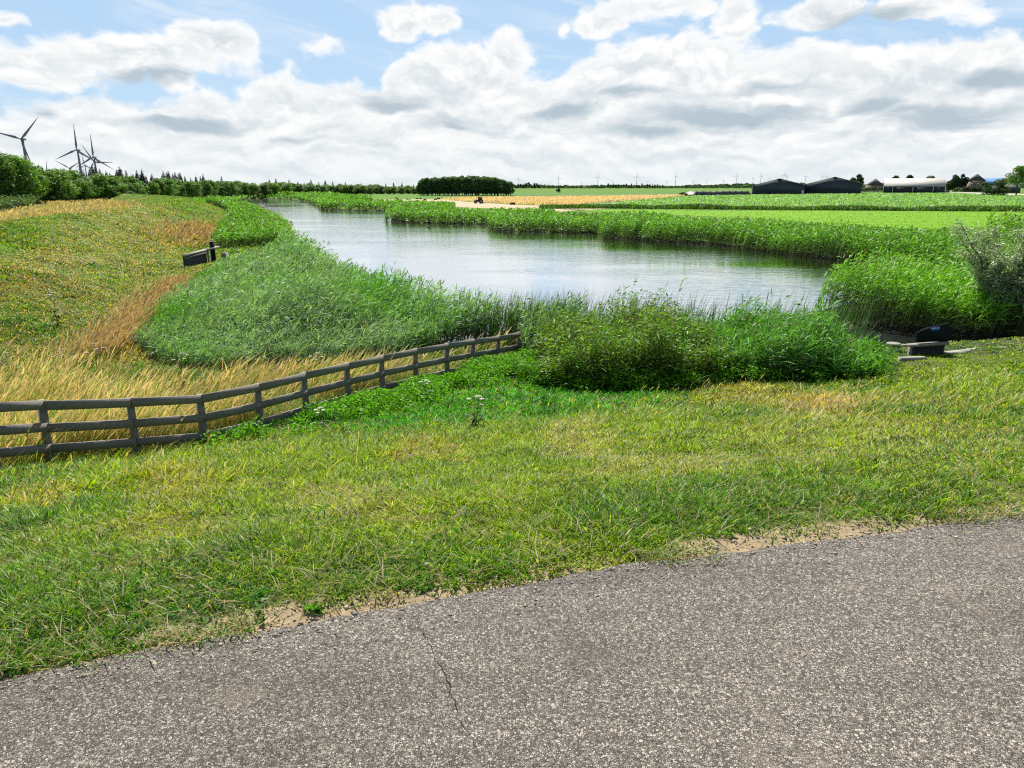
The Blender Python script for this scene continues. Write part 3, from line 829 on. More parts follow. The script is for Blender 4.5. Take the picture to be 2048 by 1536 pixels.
# ---- grass on the dike
def dikegrass():
    mb = MB()
    x, y = polar(105000, 17, 330, -9, -50, pw=-.35)
    d = dike_d(x, y); bf = behind_fence(x, y)
    keep = (d > -8) & (d < 22) & (bf > 3.) & (~inpoly(x, y, R1)) & (~inpoly(x, y, R2)) & (sdpoly(x, y, RIVER) > 1)
    x, y = x[keep], y[keep]; n = len(x); r = np.hypot(x, y)
    t = fbm(x * .55, y * .45, 121, 4)
    H = (.085 + .26 * np.clip(t - .3, 0, 1) ** 1.3) * rng.uniform(.7, 1.35, n)
    orange = np.zeros(n)
    for p, col, st in DPATCH[1:2] + DPATCH[3:6]: orange = np.maximum(orange, p(x, y, .4))
    H = H * (1 + 1.6 * orange)
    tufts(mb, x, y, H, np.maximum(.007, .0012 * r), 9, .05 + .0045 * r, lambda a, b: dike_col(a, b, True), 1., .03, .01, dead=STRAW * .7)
    # darker weedy tufts
    m = 2600
    x, y = polar(m, 20, 150, -10, -48, pw=-.3)
    d = dike_d(x, y)
    k = (d > 0) & (d < 19) & (~inpoly(x, y, R1)) & (~inpoly(x, y, R2)) & (behind_fence(x, y) > 6) & (fbm(x * .35, y * .3, 131, 3) > .53)
    x, y = x[k], y[k]
    q = 12
    ss = np.repeat(rng.uniform(.4, 1.8, len(x)), q)
    X = np.repeat(x, q) + rng.normal(0, .40, len(x) * q) * ss; Y = np.repeat(y, q) + rng.normal(0, .30, len(x) * q) * ss
    n = len(X); r = np.hypot(X, Y)
    c = np.tile(DEEP * 1.1, (n, 1)) * rng.uniform(.7, 1.6, (n, 1))
    blades(mb, X, Y, height(X, Y), rng.uniform(.10, .30, n), np.maximum(.012, .0011 * r), rng.uniform(0, 6.3, n), rng.uniform(.2, .9, n), rng.uniform(.2, .8, n), c * .7, c)
    tag(mb.build('dike_grass', M_GRASS), 'sun-scorched yellow-green grass covering the long dike slope', 'grass', kind='stuff')

def px(*pts, z=-4.2): return [P(a, b, z)[:2] for a, b in pts]
R1 = np.array(px((262, 700), (290, 655), (335, 605), (395, 575), (428, 543)) + [(-20.3, 55), (-19, 60), (-16.6, 57.5), (-13., 49), (-8.4, 38), (-4.3, 30.2), (-1.4, 27.7), (1.8, 27.1), (2.4, 25.0), (1.0, 24.6), (.4, 24.2)] + px((1000, 690), (900, 708), (760, 728), (600, 742), (470, 752), (380, 745), (310, 728)))
R2 = np.array(px((418, 500), (446, 470), (462, 445), (440, 432), (412, 424), (425, 412), (480, 399), (500, 394)) + [(-205, 415), (-158, 350), (-126.5, 295), (-94.5, 240), (-70.5, 198), (-55.8, 165), (-46.8, 142), (-35.5, 113), (-26.6, 88), (-22.2, 75)])

def reedbed(name, label, n, poly, r0, r1, Hf, col, sdmax=None, pred=None, th=(-48, 48), pw=-.2, **kw):
    x, y = polar(n, r0, r1, th[1], th[0], pw)
    k = inpoly(x, y, poly) if poly is not None else np.ones(len(x), bool)
    if pred is not None: k &= pred(x, y)
    x, y = x[k], y[k]
    z = np.maximum(height(x, y), ZW - .25)
    t = fbm(x * .35, y * .35, 151, 3)
    t2 = fbm(x * .11 + 5, y * .11, 152, 3)
    H = Hf(x, y) * (.70 + .4 * t) * (.72 + .72 * t2) * rng.uniform(.78, 1.16, len(x))
    c = col(x, y) if callable(col) else np.tile(np.array(col), (len(x), 1))
    c = c * (.75 + .5 * fbm(x * .5, y * .5, 161, 3))[:, None] * rng.uniform(.8, 1.2, (len(x), 1))
    mb = MB()
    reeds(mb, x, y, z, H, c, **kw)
    return tag(mb.build(name, M_REED), label, 'reeds', kind='stuff')

RG = np.array((.12, .30, .055)); RB = np.array((.24, .38, .21)); RY = np.array((.18, .40, .025))
def c_left(x, y):
    t = smooth(.4, .65, fbm(x * .16, y * .16, 171, 3))[:, None]
    n = np.clip((30 - np.hypot(x, y)) / 8, 0, 1)[:, None]
    return RG * (1 - t) + RB * t + n * np.array((.03, .03, .03))
def edge_h(h):
    return lambda x, y: np.full(len(x), h)
def r1_h(x, y):
    sr = sdpoly(x, y, RIVER)
    f = np.maximum(smooth(-.3, 5.5, -sdpoly(x, y, R1)), 1 - smooth(.5, 3.5, sr))
    return (1.25 + 1.05 * (1 - smooth(4, 13, sr))) * (.30 + .70 * f)
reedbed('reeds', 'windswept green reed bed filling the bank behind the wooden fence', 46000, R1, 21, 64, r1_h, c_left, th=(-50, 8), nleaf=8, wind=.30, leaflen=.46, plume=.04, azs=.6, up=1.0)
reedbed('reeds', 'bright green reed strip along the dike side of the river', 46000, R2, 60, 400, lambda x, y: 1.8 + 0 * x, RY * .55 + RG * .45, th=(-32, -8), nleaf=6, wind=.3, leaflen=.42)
drygrass(); dikegrass()
# right bank
def right_bank(x, y):
    sd = sdpoly(x, y, RIVER)
    lim = np.interp(y, [40, 66, 100, 140, 220, 420], [12, 9.5, 9, 9, 12, 14])
    return (sd > -1.6 + 2.0 * (fbm(x * .3, y * .3, 181, 2) - .5)) & (sd < lim) & is_east(x, y) & (y > 47)
reedbed('reeds', 'tall dark-fronted reed wall lining the far bank beside the meadow', 105000, None, 52, 240, lambda x, y: np.maximum(-2.12 - np.maximum(height(x, y), ZW), .7), RY * .6 + RG * .4, pred=right_bank, th=(-18, 48), nleaf=7, wind=.22, leaflen=.5, plume=.12)
def far_bank(x, y):
    sd = sdpoly(x, y, RIVER)
    return (sd > -.5) & (sd < 14) & is_east(x, y)
reedbed('reeds', 'thin reed fringe at the far bend of the river', 9000, None, 230, 460, lambda x, y: 1.8 + 0 * x, RY * .6 + RG * .4, pred=far_bank, th=(-32, -10), nleaf=5, wind=.2, leaflen=.6)
# spit on the right
R4 = np.array([(14.8, 35.6), (15.5, 33.2), (17.2, 31.3), (20.3, 29.4), (21.0, 27.8), (24, 26.8), (30, 27.0), (40, 30), (46, 40), (44, 47), (36, 44), (30, 41.5), (24, 39.4), (17.8, 37.6)])
reedbed('reeds', 'lush reed spit behind the black sluice plate', 24000, R4, 26, 64, lambda x, y: np.interp(np.hypot(x - 16.5, y - 35), [0, 2.5, 5, 20], [3.0, 2.8, 2.15, 2.1]), RY * .8 + RG * .2, th=(18, 56), nleaf=8, wind=.36, leaflen=.55, plume=.10)
# inlet back edge on the right
R5 = np.array([(38, 47), (60, 42), (80, 60), (62, 72), (42, 66), (36, 57)])
reedbed('reeds', 'reed thicket between the inlet and the meadow at the right edge', 9000, R5, 50, 100, lambda x, y: 2.2 + 0 * x, RY * .6 + RG * .3 + np.array((.02, .01, 0)), th=(28, 56), nleaf=7, wind=.25, leaflen=.5)
# thin bulrush fringe in the near water's edge
R6 = np.array([(-2.2, 27.4), (-.6, 26.0), (1.2, 25.3), (2.6, 24.6), (11.5, 24.8), (13.6, 27.0), (12.6, 27.1), (7, 26.6), (1.9, 27.6), (-1.5, 28.3)])
def bulrush():
    x, y = polar(26000, 22, 30, 34, -12, .5)
    k = inpoly(x, y, R6); x, y = x[k], y[k]
    k = rng.random(len(x)) < np.where((x > -.9) & (x < 2.2), .9, .45); x, y = x[k], y[k]
    n = len(x)
    c = np.tile(np.array((.055, .12, .035)), (n, 1)) * rng.uniform(.7, 1.4, (n, 1))
    mb = MB()
    blades(mb, x, y, np.maximum(height(x, y), ZW - .2), rng.uniform(1.4, 2.45, n), np.full(n, .022), WIND + rng.normal(0, .8, n), rng.uniform(0, .15, n), rng.uniform(.02, .3, n), c * .8, c)
    tag(mb.build('bulrush', M_REED), 'thin upright bulrush fringe standing in the near water edge', 'reeds', kind='stuff')
bulrush()
# ditch reeds behind the dike, in front of the forest
def back_ditch(x, y):
    d = dike_d(x, y); return (d < -34) & (d > -58) & (y > 60)
reedbed('reeds', 'dull green reed belt between the dike crest and the forest', 26000, None, 80, 400, lambda x, y: 2.1 + 0 * x, np.array((.085, .15, .055)), pred=back_ditch, th=(-50, -14), nleaf=5, wind=.3, leaflen=.6)
def drybelt():
    mb = MB()
    x, y = polar(40000, 70, 300, -16, -50, pw=-.3)
    d = dike_d(x, y)
    k = (d < -9) & (d > -33) & (rng.random(len(x)) < smooth(.38, .55, fbm(x * .05, y * .05, 201, 3)) + .2)
    x, y = x[k], y[k]; n = len(x); r = np.hypot(x, y)
    c = (STRAW * .5 + PALE * .6) * rng.uniform(.7, 1.2, (n, 1))
    blades(mb, x, y, height(x, y), rng.uniform(.6, 1.2, n), .0011 * r, .1 + rng.normal(0, .6, n), rng.uniform(.1, .5, n), rng.uniform(.1, .5, n), c * .8, c, True)
    tag(mb.build('dry_grass', M_DRY), 'pale dry grass belt showing just over the dike crest', 'grass', kind='stuff')
drybelt()
# ---- field plants
def fieldplants():
    def fill(name, label, cat, poly, n, r0, r1, th, hf, wk, c1, c2, mat, lean=.6):
        mb = MB()
        x, y = polar(n, r0, r1, th[1], th[0], pw=-.9)
        k = inpoly(x, y, poly); x, y = x[k], y[k]; n = len(x); r = np.hypot(x, y)
        t = rng.random((n, 1)) * .6 + .4 * fbm(x * .05, y * .05, 211, 3)[:, None]
        c = np.array(c1) * (1 - t) + np.array(c2) * t
        blades(mb, x, y, np.full(n, ZF), hf * rng.uniform(.7, 1.3, n), wk * r, rng.uniform(0, 6.3, n), rng.uniform(0, lean, n), rng.uniform(.1, .8, n), c * .85, c)
        tag(mb.build(name, mat), label, cat, kind='stuff')
    fill('crop_plants', 'pale green leafy crop rows in the field before the barns', 'crop', crop_poly, 60000, 130, 620, (8, 46), .4, .0022, (.14, .31, .08), (.27, .46, .18), M_GRASS, 1.2)
    fill('meadow_grass', 'short bright yellow-green mown grass beyond the far reeds', 'grass', meadow_poly, 50000, 60, 190, (4, 50), .09, .0016, (.13, .31, .003), (.22, .43, .005), M_GRASS)
    fill('standing_grain', 'ripe orange-gold standing grain in the uncut field', 'grain', grain_poly, 45000, 160, 520, (-8, 18), .75, .0016, (.66, .52, .24), (.84, .69, .38), M_DRY, .3)
    mb = MB()   # rough grass on the ditch bank between meadow and crop
    a = np.array([F(1080, 417), F(1205, 416), F(1500, 418.5), F(1800, 420.5), F(2048, 422), F(2600, 424)])
    n = 26000
    u = rng.random(n); xx = a[0][0] + (a[-1][0] - a[0][0]) * u
    yy = np.interp(xx, a[:, 0], a[:, 1]) + rng.normal(0, 2.3, n)
    r = np.hypot(xx, yy); t = fbm(xx * .1, yy * .1, 221, 3)
    c = np.where((rng.random(n) < .5)[:, None], np.array((.035, .085, .015)), np.array((.07, .16, .02))) * rng.uniform(.7, 1.4, (n, 1))
    blades(mb, xx, yy, np.full(n, ZF), (.4 + .9 * t) * rng.uniform(.6, 1.2, n), .0013 * r, rng.uniform(0, 6.3, n), rng.uniform(0, .5, n), rng.uniform(0, .6, n), c * .7, c)
    tag(mb.build('ditch_grass', M_GRASS), 'dark rough grass on the ditch bank between meadow and crop field', 'grass', kind='stuff')
fieldplants()

# ------------------------------------------------------------------ fence
def fence():
    root = thing('wooden_fence', (FENCE[4][0], FENCE[4][1], float(height(FENCE[4][0], FENCE[4][1]))), 'weathered grey three-rail board fence running from the left edge down to the reeds', 'fence')
    o = np.array(root.location)
    n = len(FENCE)
    dirs = []
    for i in range(n):
        a = FENCE[max(i - 1, 0)]; b = FENCE[min(i + 1, n - 1)]
        d = (b - a)[:2]; dirs.append(d / np.linalg.norm(d))
    for i in range(n):
        p = FENCE[i]; h0 = float(height(p[0], p[1]))
        top = p[2] - .004
        az = atan2(dirs[i][1], dirs[i][0])
        c = np.array([p[0], p[1], (top + h0 - .4) / 2]) - o
        w = .135 if i == 4 else .125
        m = MB().box(c, (w, .10, top - h0 + .4), az, ry=radians(rng.normal(0, .8)))
        m.build('post', M_WOOD, root)
    for i in range(n - 1):
        a = FENCE[i].copy(); b = FENCE[i + 1].copy()
        d = (b - a) / np.linalg.norm(b - a)
        nn = np.array([d[1], -d[0], 0]); nn /= np.linalg.norm(nn)
        for k, (dz, hh) in enumerate(((.088, .176), (.51, .170), (.915, .165))):
            q = MB()
            off = nn * .073
            jit = rng.normal(0, .006, 2)
            q.beam(a + off + (0, 0, -dz + jit[0]) - d * .003 - o, b + off + (0, 0, -dz + jit[1]) - d * .006 - o, .046, hh)
            q.build('rail', M_WOOD, root)
fence()

# ------------------------------------------------------------------ sluice pieces
def sluice_right():
    Yd = 24.4
    root_p = PY(1857, 707, Yd)
    gz = float(height(root_p[0], root_p[1]))
    root = thing('sluice_headwall', (root_p[0], root_p[1], root_p[2]), 'dark timber headwall with black sloping screen plate at the small channel', 'sluice')
    o = np.array(root.location)
    def L(px_, py_, dy=0.): return PY(px_, py_, Yd + dy) - o
    out = [L(1832.5, 684.5), L(1832.5, 666.5), L(1848, 657.5), L(1899, 645.5), L(1896, 683)]
    MB().prism(out, (0, .035, 0)).build('screen_plate', M_BLACK, root)
    sg = root.children[0]
    q = MB().prism([L(1861.5, 662, -.012), L(1861.8, 655.2, -.012), L(1879.3, 653.6, -.012), L(1879, 660, -.012)], (0, .010, 0)); q.build('sign', M_BLUE, sg)
    s2 = MB()
    s2.prism([L(1863.5, 657.6, -.016), L(1863.6, 656.4, -.016), L(1872.5, 655.6, -.016), L(1872.4, 656.8, -.016)], (0, .003, 0))
    s2.prism([L(1875.2, 657.6, -.016), L(1875.4, 654.6, -.016), L(1878.4, 654.3, -.016), L(1877.9, 657.4, -.016)], (0, .003, 0))
    s2.build('emblem', M_WHITE, sg)
    a = L(1816, 690.5); b = L(1893, 685.0)
    MB().beam(a + (0, -.05, 0), b + (0, -.05, 0), .28, .075).build('cap_beam', M_PLANKTOP, root)
    q = MB()
    xs = np.linspace(a[0] + .09, b[0] - .06, 8)
    for i in range(7):
        zt = a[2] + (b[2] - a[2]) * ((xs[i] - a[0]) / (b[0] - a[0])) - .04
        q.box(((xs[i] + xs[i + 1]) / 2, -.02, (zt - .8) / 2), ((xs[i + 1] - xs[i]) * .96, .06, zt + .8))
    q.build('board_wall', M_DARKWOOD, root)
    MB().box((a[0] + .03, -.12, (a[2] - .9) / 2 - .02), (.10, .10, a[2] + .85)).build('post', M_WOOD, root)
    c = L(1803, 691.5, .35)
    MB().beam(L(1797, 691.5, .3), L(1822, 690.0, .3), .12, .05).build('walkway_plank', M_PLANKTOP, root)
    # round pile
    cp = PY(1787.5, 686, 24.9)
    t2 = thing('round_pile', (cp[0], cp[1], -4.8), 'stout round timber pile with pale flat top standing in the channel', 'pile')
    hgt = cp[2] + 4.8
    MB().tube([(0, 0, 0), (0, 0, hgt - .10)], .21, 20).build('shaft', M_WOOD, t2)
    MB().tube([(0, 0, hgt - .10), (0, 0, hgt - .01), (0, 0, hgt)], [.228, .232, .215], 24).build('cap', M_PLANKTOP, t2)
    # concrete edging strip
    kb = MB()
    pts = [PY(1893, 707, 24.3), PY(1925, 704, 24.7), PY(1973, 696.8, 25.6), PY(2050, 698, 25.4), PY(2300, 705, 25.2)]
    for p0, p1 in zip(pts[:-1], pts[1:]):
        kb.beam(p0 - (0, 0, .13), p1 - (0, 0, .13), .34, .34)
    ob = kb.build('concrete_edging', M_CONC)
    tag(ob, 'pale concrete edging strip along the channel bank beside the black plate', 'edging')
    kb = MB(); p0 = PY(1800, 715, 23.2); p1 = PY(1850, 713.5, 23.3)
    kb.beam(p0 - (0, 0, .1), p1 - (0, 0, .1), .2, .2)
    tag(kb.build('concrete_slab', M_CONC), 'short pale slab in the grass before the dark headwall', 'slab')
sluice_right()

def sluice_left():
    A = P(366, 512, -3.30); B = P(411, 499.5, -3.12)
    root = thing('wooden_headwall', (A[0], A[1], A[2] - 1.2), 'dark board retaining wall with pale cap on the left river bank', 'headwall')
    o = np.array(root.location)
    a = A - o; b = B - o
    MB().beam(a, b, .34, .10).build('cap_beam', M_PLANKTOP, root)
    q = MB(); k = 16
    for i in range(k):
        p = a + (b - a) * (i + .5) / k; p1 = a + (b - a) * (i / k); p2 = a + (b - a) * ((i + .97) / k)
        q.beam(p1 + (0, 0, -.95), p2 + (0, 0, -.95), .08, 1.79)
    q.build('board_wall', M_DARKWOOD, root)
    d = (b - a) / np.linalg.norm(b - a)
    nn = np.array([d[1], -d[0], 0])
    q = MB(); q.beam(a + nn * .12 + (0, 0, -.18), b + nn * .12 + (0, 0, -.18), .10, .10); q.build('wale', M_WOOD, root)
    e = b + d * .2
    MB().box(b + nn * .16 + (0, 0, -.9), (.10, .10, 1.7), atan2(d[1], d[0])).build('post', M_PLANKTOP, root)
    MB().beam(b + (0, 0, .02), b + d * 1.3 + nn * .35 + (0, 0, .06), .55, .08).build('walkway_plank', M_PLANKTOP, root)
    MB().box(b + d * 1.2 + nn * .9 + (0, 0, -.85), (.5, .3, .9), atan2(d[1], d[0])).build('support_block', M_WOOD, root)
    c = P(423.5, 484, -2.45)
    c = PY(423.5, 483.5, B[1] + 1.0)
    t2 = thing('mooring_post', (c[0], c[1], -4.6), 'black round mooring post with pale bands at the end of the left headwall', 'post')
    h = c[2] + 4.6
    MB().tube([(0, 0, 0), (0, 0, h)], .19, 16).build('shaft', M_BLACK, t2)
    MB().tube([(0, 0, h), (0, 0, h + .05)], [.20, .17], 16).build('cap', M_CONC, t2)
    MB().tube([(0, 0, h - .60), (0, 0, h - .54)], .205, 16).build('band', M_CONC, t2)
sluice_left()

# ------------------------------------------------------------------ bushes and plants near the water
def herb_bush(name, loc_poly, n, Hf, label, r0, r1, th, tops=None, lc=(.07, .17, .03), leaf=(.13, .030), reedmix=0):
    x, y = polar(n, r0, r1, th[1], th[0], .5)
    k = sdpoly(x, y, loc_poly) < .15 + .9 * (fbm(x * .9, y * .9, 331, 3) - .55); x, y = x[k], y[k]; n = len(x)
    cx, cy = float(np.mean(x)), float(np.mean(y)); cz = float(height(cx, cy))
    root = thing(name, (cx, cy, cz), label, 'bush')
    o = np.array([cx, cy, cz])
    z = np.maximum(height(x, y), ZW - .1)
    H = Hf(x, y) * smooth(-.7, .5, -sdpoly(x, y, loc_poly) + .25) ** .5 * (.38 + 1.2 * fbm(x * 1.25, y * 1.25, 231, 3)) * rng.choice([.6, .75, .9, 1., 1.1, 1.3], n, p=[.2, .2, .25, .2, .12, .03])
    base = np.stack([x, y, z], 1) - o
    az = rng.normal(.15, 1., n); ln = rng.uniform(.02, .22, n)
    tip = base + np.stack([np.cos(az) * ln * H, np.sin(az) * ln * H, H], 1)
    st = MB()
    fa = rng.uniform(0, pi, n); sd = np.stack([np.cos(fa), np.sin(fa), 0 * fa], 1) * .009
    v = np.stack([base - sd, base + sd, tip], 1).reshape(-1, 3)
    st.add(v, [(np.arange(n) * 3)[:, None] + np.arange(3)], np.tile(np.array((.12, .10, .05)), (3 * n, 1)))
    st.build('stems', M_GRASS, root)
    fo = MB(); q = 17
    for kk in range(q):
        t = (.12 + .9 * (kk + rng.random(n)) / q).clip(0, 1)
        bp = base + (tip - base) * t[:, None] + rng.normal(0, .05, (n, 3)) * (1 - t[:, None] * .6)
        a = rng.uniform(0, 2 * pi, n); el = rng.normal(.35, .4, n)
        dv = np.stack([np.cos(a) * np.cos(el), np.sin(a) * np.cos(el), np.sin(el)], 1)
        tint = np.array(lc) * rng.uniform(.6, 1.5, (n, 1)) * (.8 + .45 * t)[:, None]
        tint = tint + np.where((rng.random(n) < .12)[:, None], np.array((.07, .05, .01)), 0)
        leaves(fo, bp, dv, leaf[0] * rng.uniform(.6, 1.3, n), leaf[1] * rng.uniform(.7, 1.3, n), rng.uniform(0, .5, n), tint)
    fo.build('foliage', M_LEAF, root)
    if reedmix:
        s = rng.permutation(n)[:reedmix]
        rb = MB()
        c = np.tile(RG * 1.1, (len(s), 1)) * rng.uniform(.7, 1.3, (len(s), 1))
        reeds(rb, x[s], y[s], z[s], H[s] * rng.uniform(.85, 1.3, len(s)), c, nleaf=8, wind=.30, leaflen=.6, lw=.034, up=1.0, plume=.15)
        ob = rb.build('reed_leaves', M_REED, root)
        ob.location = tuple(-o)
    if tops is not None:
        s = rng.random(n) < tops
        fb = MB(); m = s.sum()
        for kk in range(9):
            bp = tip[s] + np.stack([rng.normal(0, .012, m), rng.normal(0, .012, m), rng.uniform(-.14, .14, m)], 1)
            a = rng.uniform(0, 2 * pi, m)
            dv = np.stack([np.cos(a) * .5, np.sin(a) * .5, np.full(m, .85)], 1)
            leaves(fb, bp, dv, rng.uniform(.04, .08, m), np.full(m, .018), np.zeros(m), np.array((.20, .11, .08)) * rng.uniform(.6, 1.4, (m, 1)))
        fb.build('flower_spikes', M_UMBEL, root)
    return root
B1 = np.array([(.9, 22.8), (1.2, 20.2), (2.2, 19.6), (4.2, 19.7), (6.2, 20.2), (6.4, 23.6), (5, 24.4), (1.4, 24.4)])
B2 = np.array([(6.2, 20.4), (7.5, 20.0), (9.0, 20.2), (10.2, 21.0), (11.7, 23.2), (12.1, 24.9), (9, 25), (6.2, 24.4)])
B3 = np.array([(9.6, 20.2), (10.7, 20.6), (11.7, 22.4), (12.2, 23.8), (11.4, 24.2), (10.6, 22.4)])
def h1(x, y): return .95 + .45 * np.clip(1 - ((x - 3.4) / 3.) ** 2, 0, 1) + .25 * smooth(20, 23, y)
def h2(x, y): return .82 + .42 * np.clip(1 - ((x - 8.2) / 3.4) ** 2, 0, 1) + .15 * smooth(20, 23, y) - .7 * smooth(.41, .48, x / y)
herb_bush('willowherb_bush', B1, 6200, h1, 'dense willowherb bush with reddish flower tops at the end of the fence', 18.5, 26, (0, 22), .30, (.115, .20, .032), (.19, .048), reedmix=420)
herb_bush('waterside_bush', B2, 6800, h2, 'broad green bush mixed with reeds at the water edge, right of the willowherb', 18.5, 28, (10, 36), .04, (.085, .215, .04), (.22, .044), reedmix=1700)
herb_bush('nettle_bush', B3, 3200, lambda x, y: .5 + 0 * x, 'low leafy nettle clump left of the round timber pile', 18.5, 28, (20, 40), .02, (.12, .32, .04), (.16, .05), reedmix=40)
# low leafy herbs along the fence foot
def herbs():
    mb = MB()
    n = 8000
    u = rng.random(n) ** .8
    i = u * (len(FENCE) - 5) + 4; k = np.clip(i.astype(int), 0, len(FENCE) - 2); f = i - k
    p = FENCE[k] * (1 - f)[:, None] + FENCE[np.minimum(k + 1, len(FENCE) - 1)] * f[:, None]
    x = p[:, 0] + .25 + np.abs(rng.normal(0, .8, n)); y = p[:, 1] - .25 - np.abs(rng.normal(0, .55, n))
    kk = fbm(x * .9, y * .9, 241, 3) > .47
    x, y = x[kk], y[kk]; n = len(x)
    z = height(x, y)
    for q in range(5):
        a = rng.uniform(0, 6.3, n); el = rng.normal(.4, .4, n)
        dv = np.stack([np.cos(a) * np.cos(el), np.sin(a) * np.cos(el), np.sin(el)], 1)
        hh = rng.uniform(.05, .34, n) * (.5 + fbm(x * 1.5, y * 1.5, 251, 2))
        bp = np.stack([x + rng.normal(0, .05, n), y + rng.normal(0, .05, n), z + hh], 1)
        leaves(mb, bp, dv, rng.uniform(.06, .12, n), rng.uniform(.03, .055, n), rng.uniform(0, .5, n), (LUSH * .45 + GREEN * .4 + YEL * .2) * rng.uniform(.5, 1.5, (n, 1)) * .9)
    # taller ragged fringe of herbs and grass before the bushes
    n = 4500; pl = np.array([(.2, 21.6), (1.2, 20.1), (2.2, 19.5), (4.2, 19.5), (6.4, 20.0), (7.5, 19.8), (9.2, 20.0), (10.4, 20.6), (11.2, 21.8), (11.6, 23.0)])
    u = rng.random(n) * (len(pl) - 1.001); k = u.astype(int); f = (u - k)[:, None]; q = pl[k] * (1 - f) + pl[k + 1] * f
    x = q[:, 0] + rng.normal(0, .3, n); y = q[:, 1] - np.abs(rng.normal(0, .28, n)) + .35
    k = fbm(x * 1.2, y * 1.2, 341, 3) > .44; x, y = x[k], y[k]; n = len(x)
    hh = (.2 + .75 * fbm(x * 1.4, y * 1.4, 351, 3)) * rng.uniform(.4, 1.1, n)
    c = (GREEN * .6 + LUSH * .2) * rng.uniform(.5, 1.4, (n, 1))
    blades(mb, x, y, height(x, y), hh, np.full(n, .026), rng.uniform(0, 6.3, n), rng.uniform(.1, .6, n), rng.uniform(.2, .9, n), c * .6, c)
    for q_ in range(5):
        a = rng.uniform(0, 6.3, n); el = rng.normal(.35, .4, n)
        dv = np.stack([np.cos(a) * np.cos(el), np.sin(a) * np.cos(el), np.sin(el)], 1)
        bp = np.stack([x + rng.normal(0, .08, n), y + rng.normal(0, .08, n), height(x, y) + hh * rng.uniform(.2, .9, n)], 1)
        leaves(mb, bp, dv, rng.uniform(.09, .18, n), rng.uniform(.03, .05, n), rng.uniform(0, .5, n), (GREEN * .6 + LUSH * .2) * rng.uniform(.5, 1.5, (n, 1)))
    tag(mb.build('ground_herbs', M_LEAF), 'low leafy green herbs creeping along the foot of the fence', 'herbs', kind='stuff')
herbs()

# willow shrub on the right
def branchy(root, base, H, R, nb, seedcol, leafn, leaf, mat, spread=.55, trunk_r=.07, leafspread=.38):
    tr = MB(); lf = MB()
    tips = []
    for b in range(nb):
        a = rng.uniform(0, 2 * pi); out = R * rng.uniform(.25, 1.) * spread * 2
        h = H * rng.uniform(.6, 1.)
        pts = [np.array(base, float)]
        for k in range(1, 7):
            t = k / 6
            pts.append(np.array(base) + np.array([cos(a) * out * t ** 1.1, sin(a) * out * t ** 1.1, h * t ** .9]) + rng.normal(0, .07, 3) * t * H * .25)
        tr.tube(pts, np.linspace(trunk_r, .008, 7), 6, (.5, .5, .5))
        for k in range(2, 7):
            for s_ in range(3):
                d = rng.normal(0, 1, 3); d[2] = abs(d[2]) * .8 + .25; d /= np.linalg.norm(d)
                ln = rng.uniform(.35, .95) * H * .2
                q0 = pts[k]; q1 = q0 + d * ln
                tr.tube([q0, (q0 + q1) / 2 + rng.normal(0, .02, 3), q1], [.012, .008, .003], 4, (.5, .5, .5), cap=False)
                tips.append((q0, q1))
    tips = np.array(tips); n = leafn
    i = rng.integers(0, len(tips), n); t = rng.random(n)[:, None]
    p = tips[i, 0] * (1 - t) + tips[i, 1] * t + rng.normal(0, leafspread * .25, (n, 3))
    a = rng.uniform(0, 6.3, n); el = rng.normal(.3, .5, n)
    dv = np.stack([np.cos(a) * np.cos(el), np.sin(a) * np.cos(el), np.sin(el)], 1)
    tint = np.array(seedcol) * rng.uniform(.6, 1.5, (n, 1))
    leaves(lf, p, dv, leaf[0] * rng.uniform(.6, 1.3, n), leaf[1] * rng.uniform(.7, 1.3, n), rng.uniform(0, .5, n), tint)
    tr.build('trunk', M_BARK, root); lf.build('crown', mat, root)
wb = (20.9, 30.6); wz = float(height(*wb))
t = thing('willow_shrub', (wb[0], wb[1], wz), 'grey-green willow shrub rising from the reeds at the right edge', 'shrub')
branchy(t, (0, 0, 0), 4.1, 2.0, 26, (.27, .35, .20), 26000, (.15, .042), M_WILLOW)

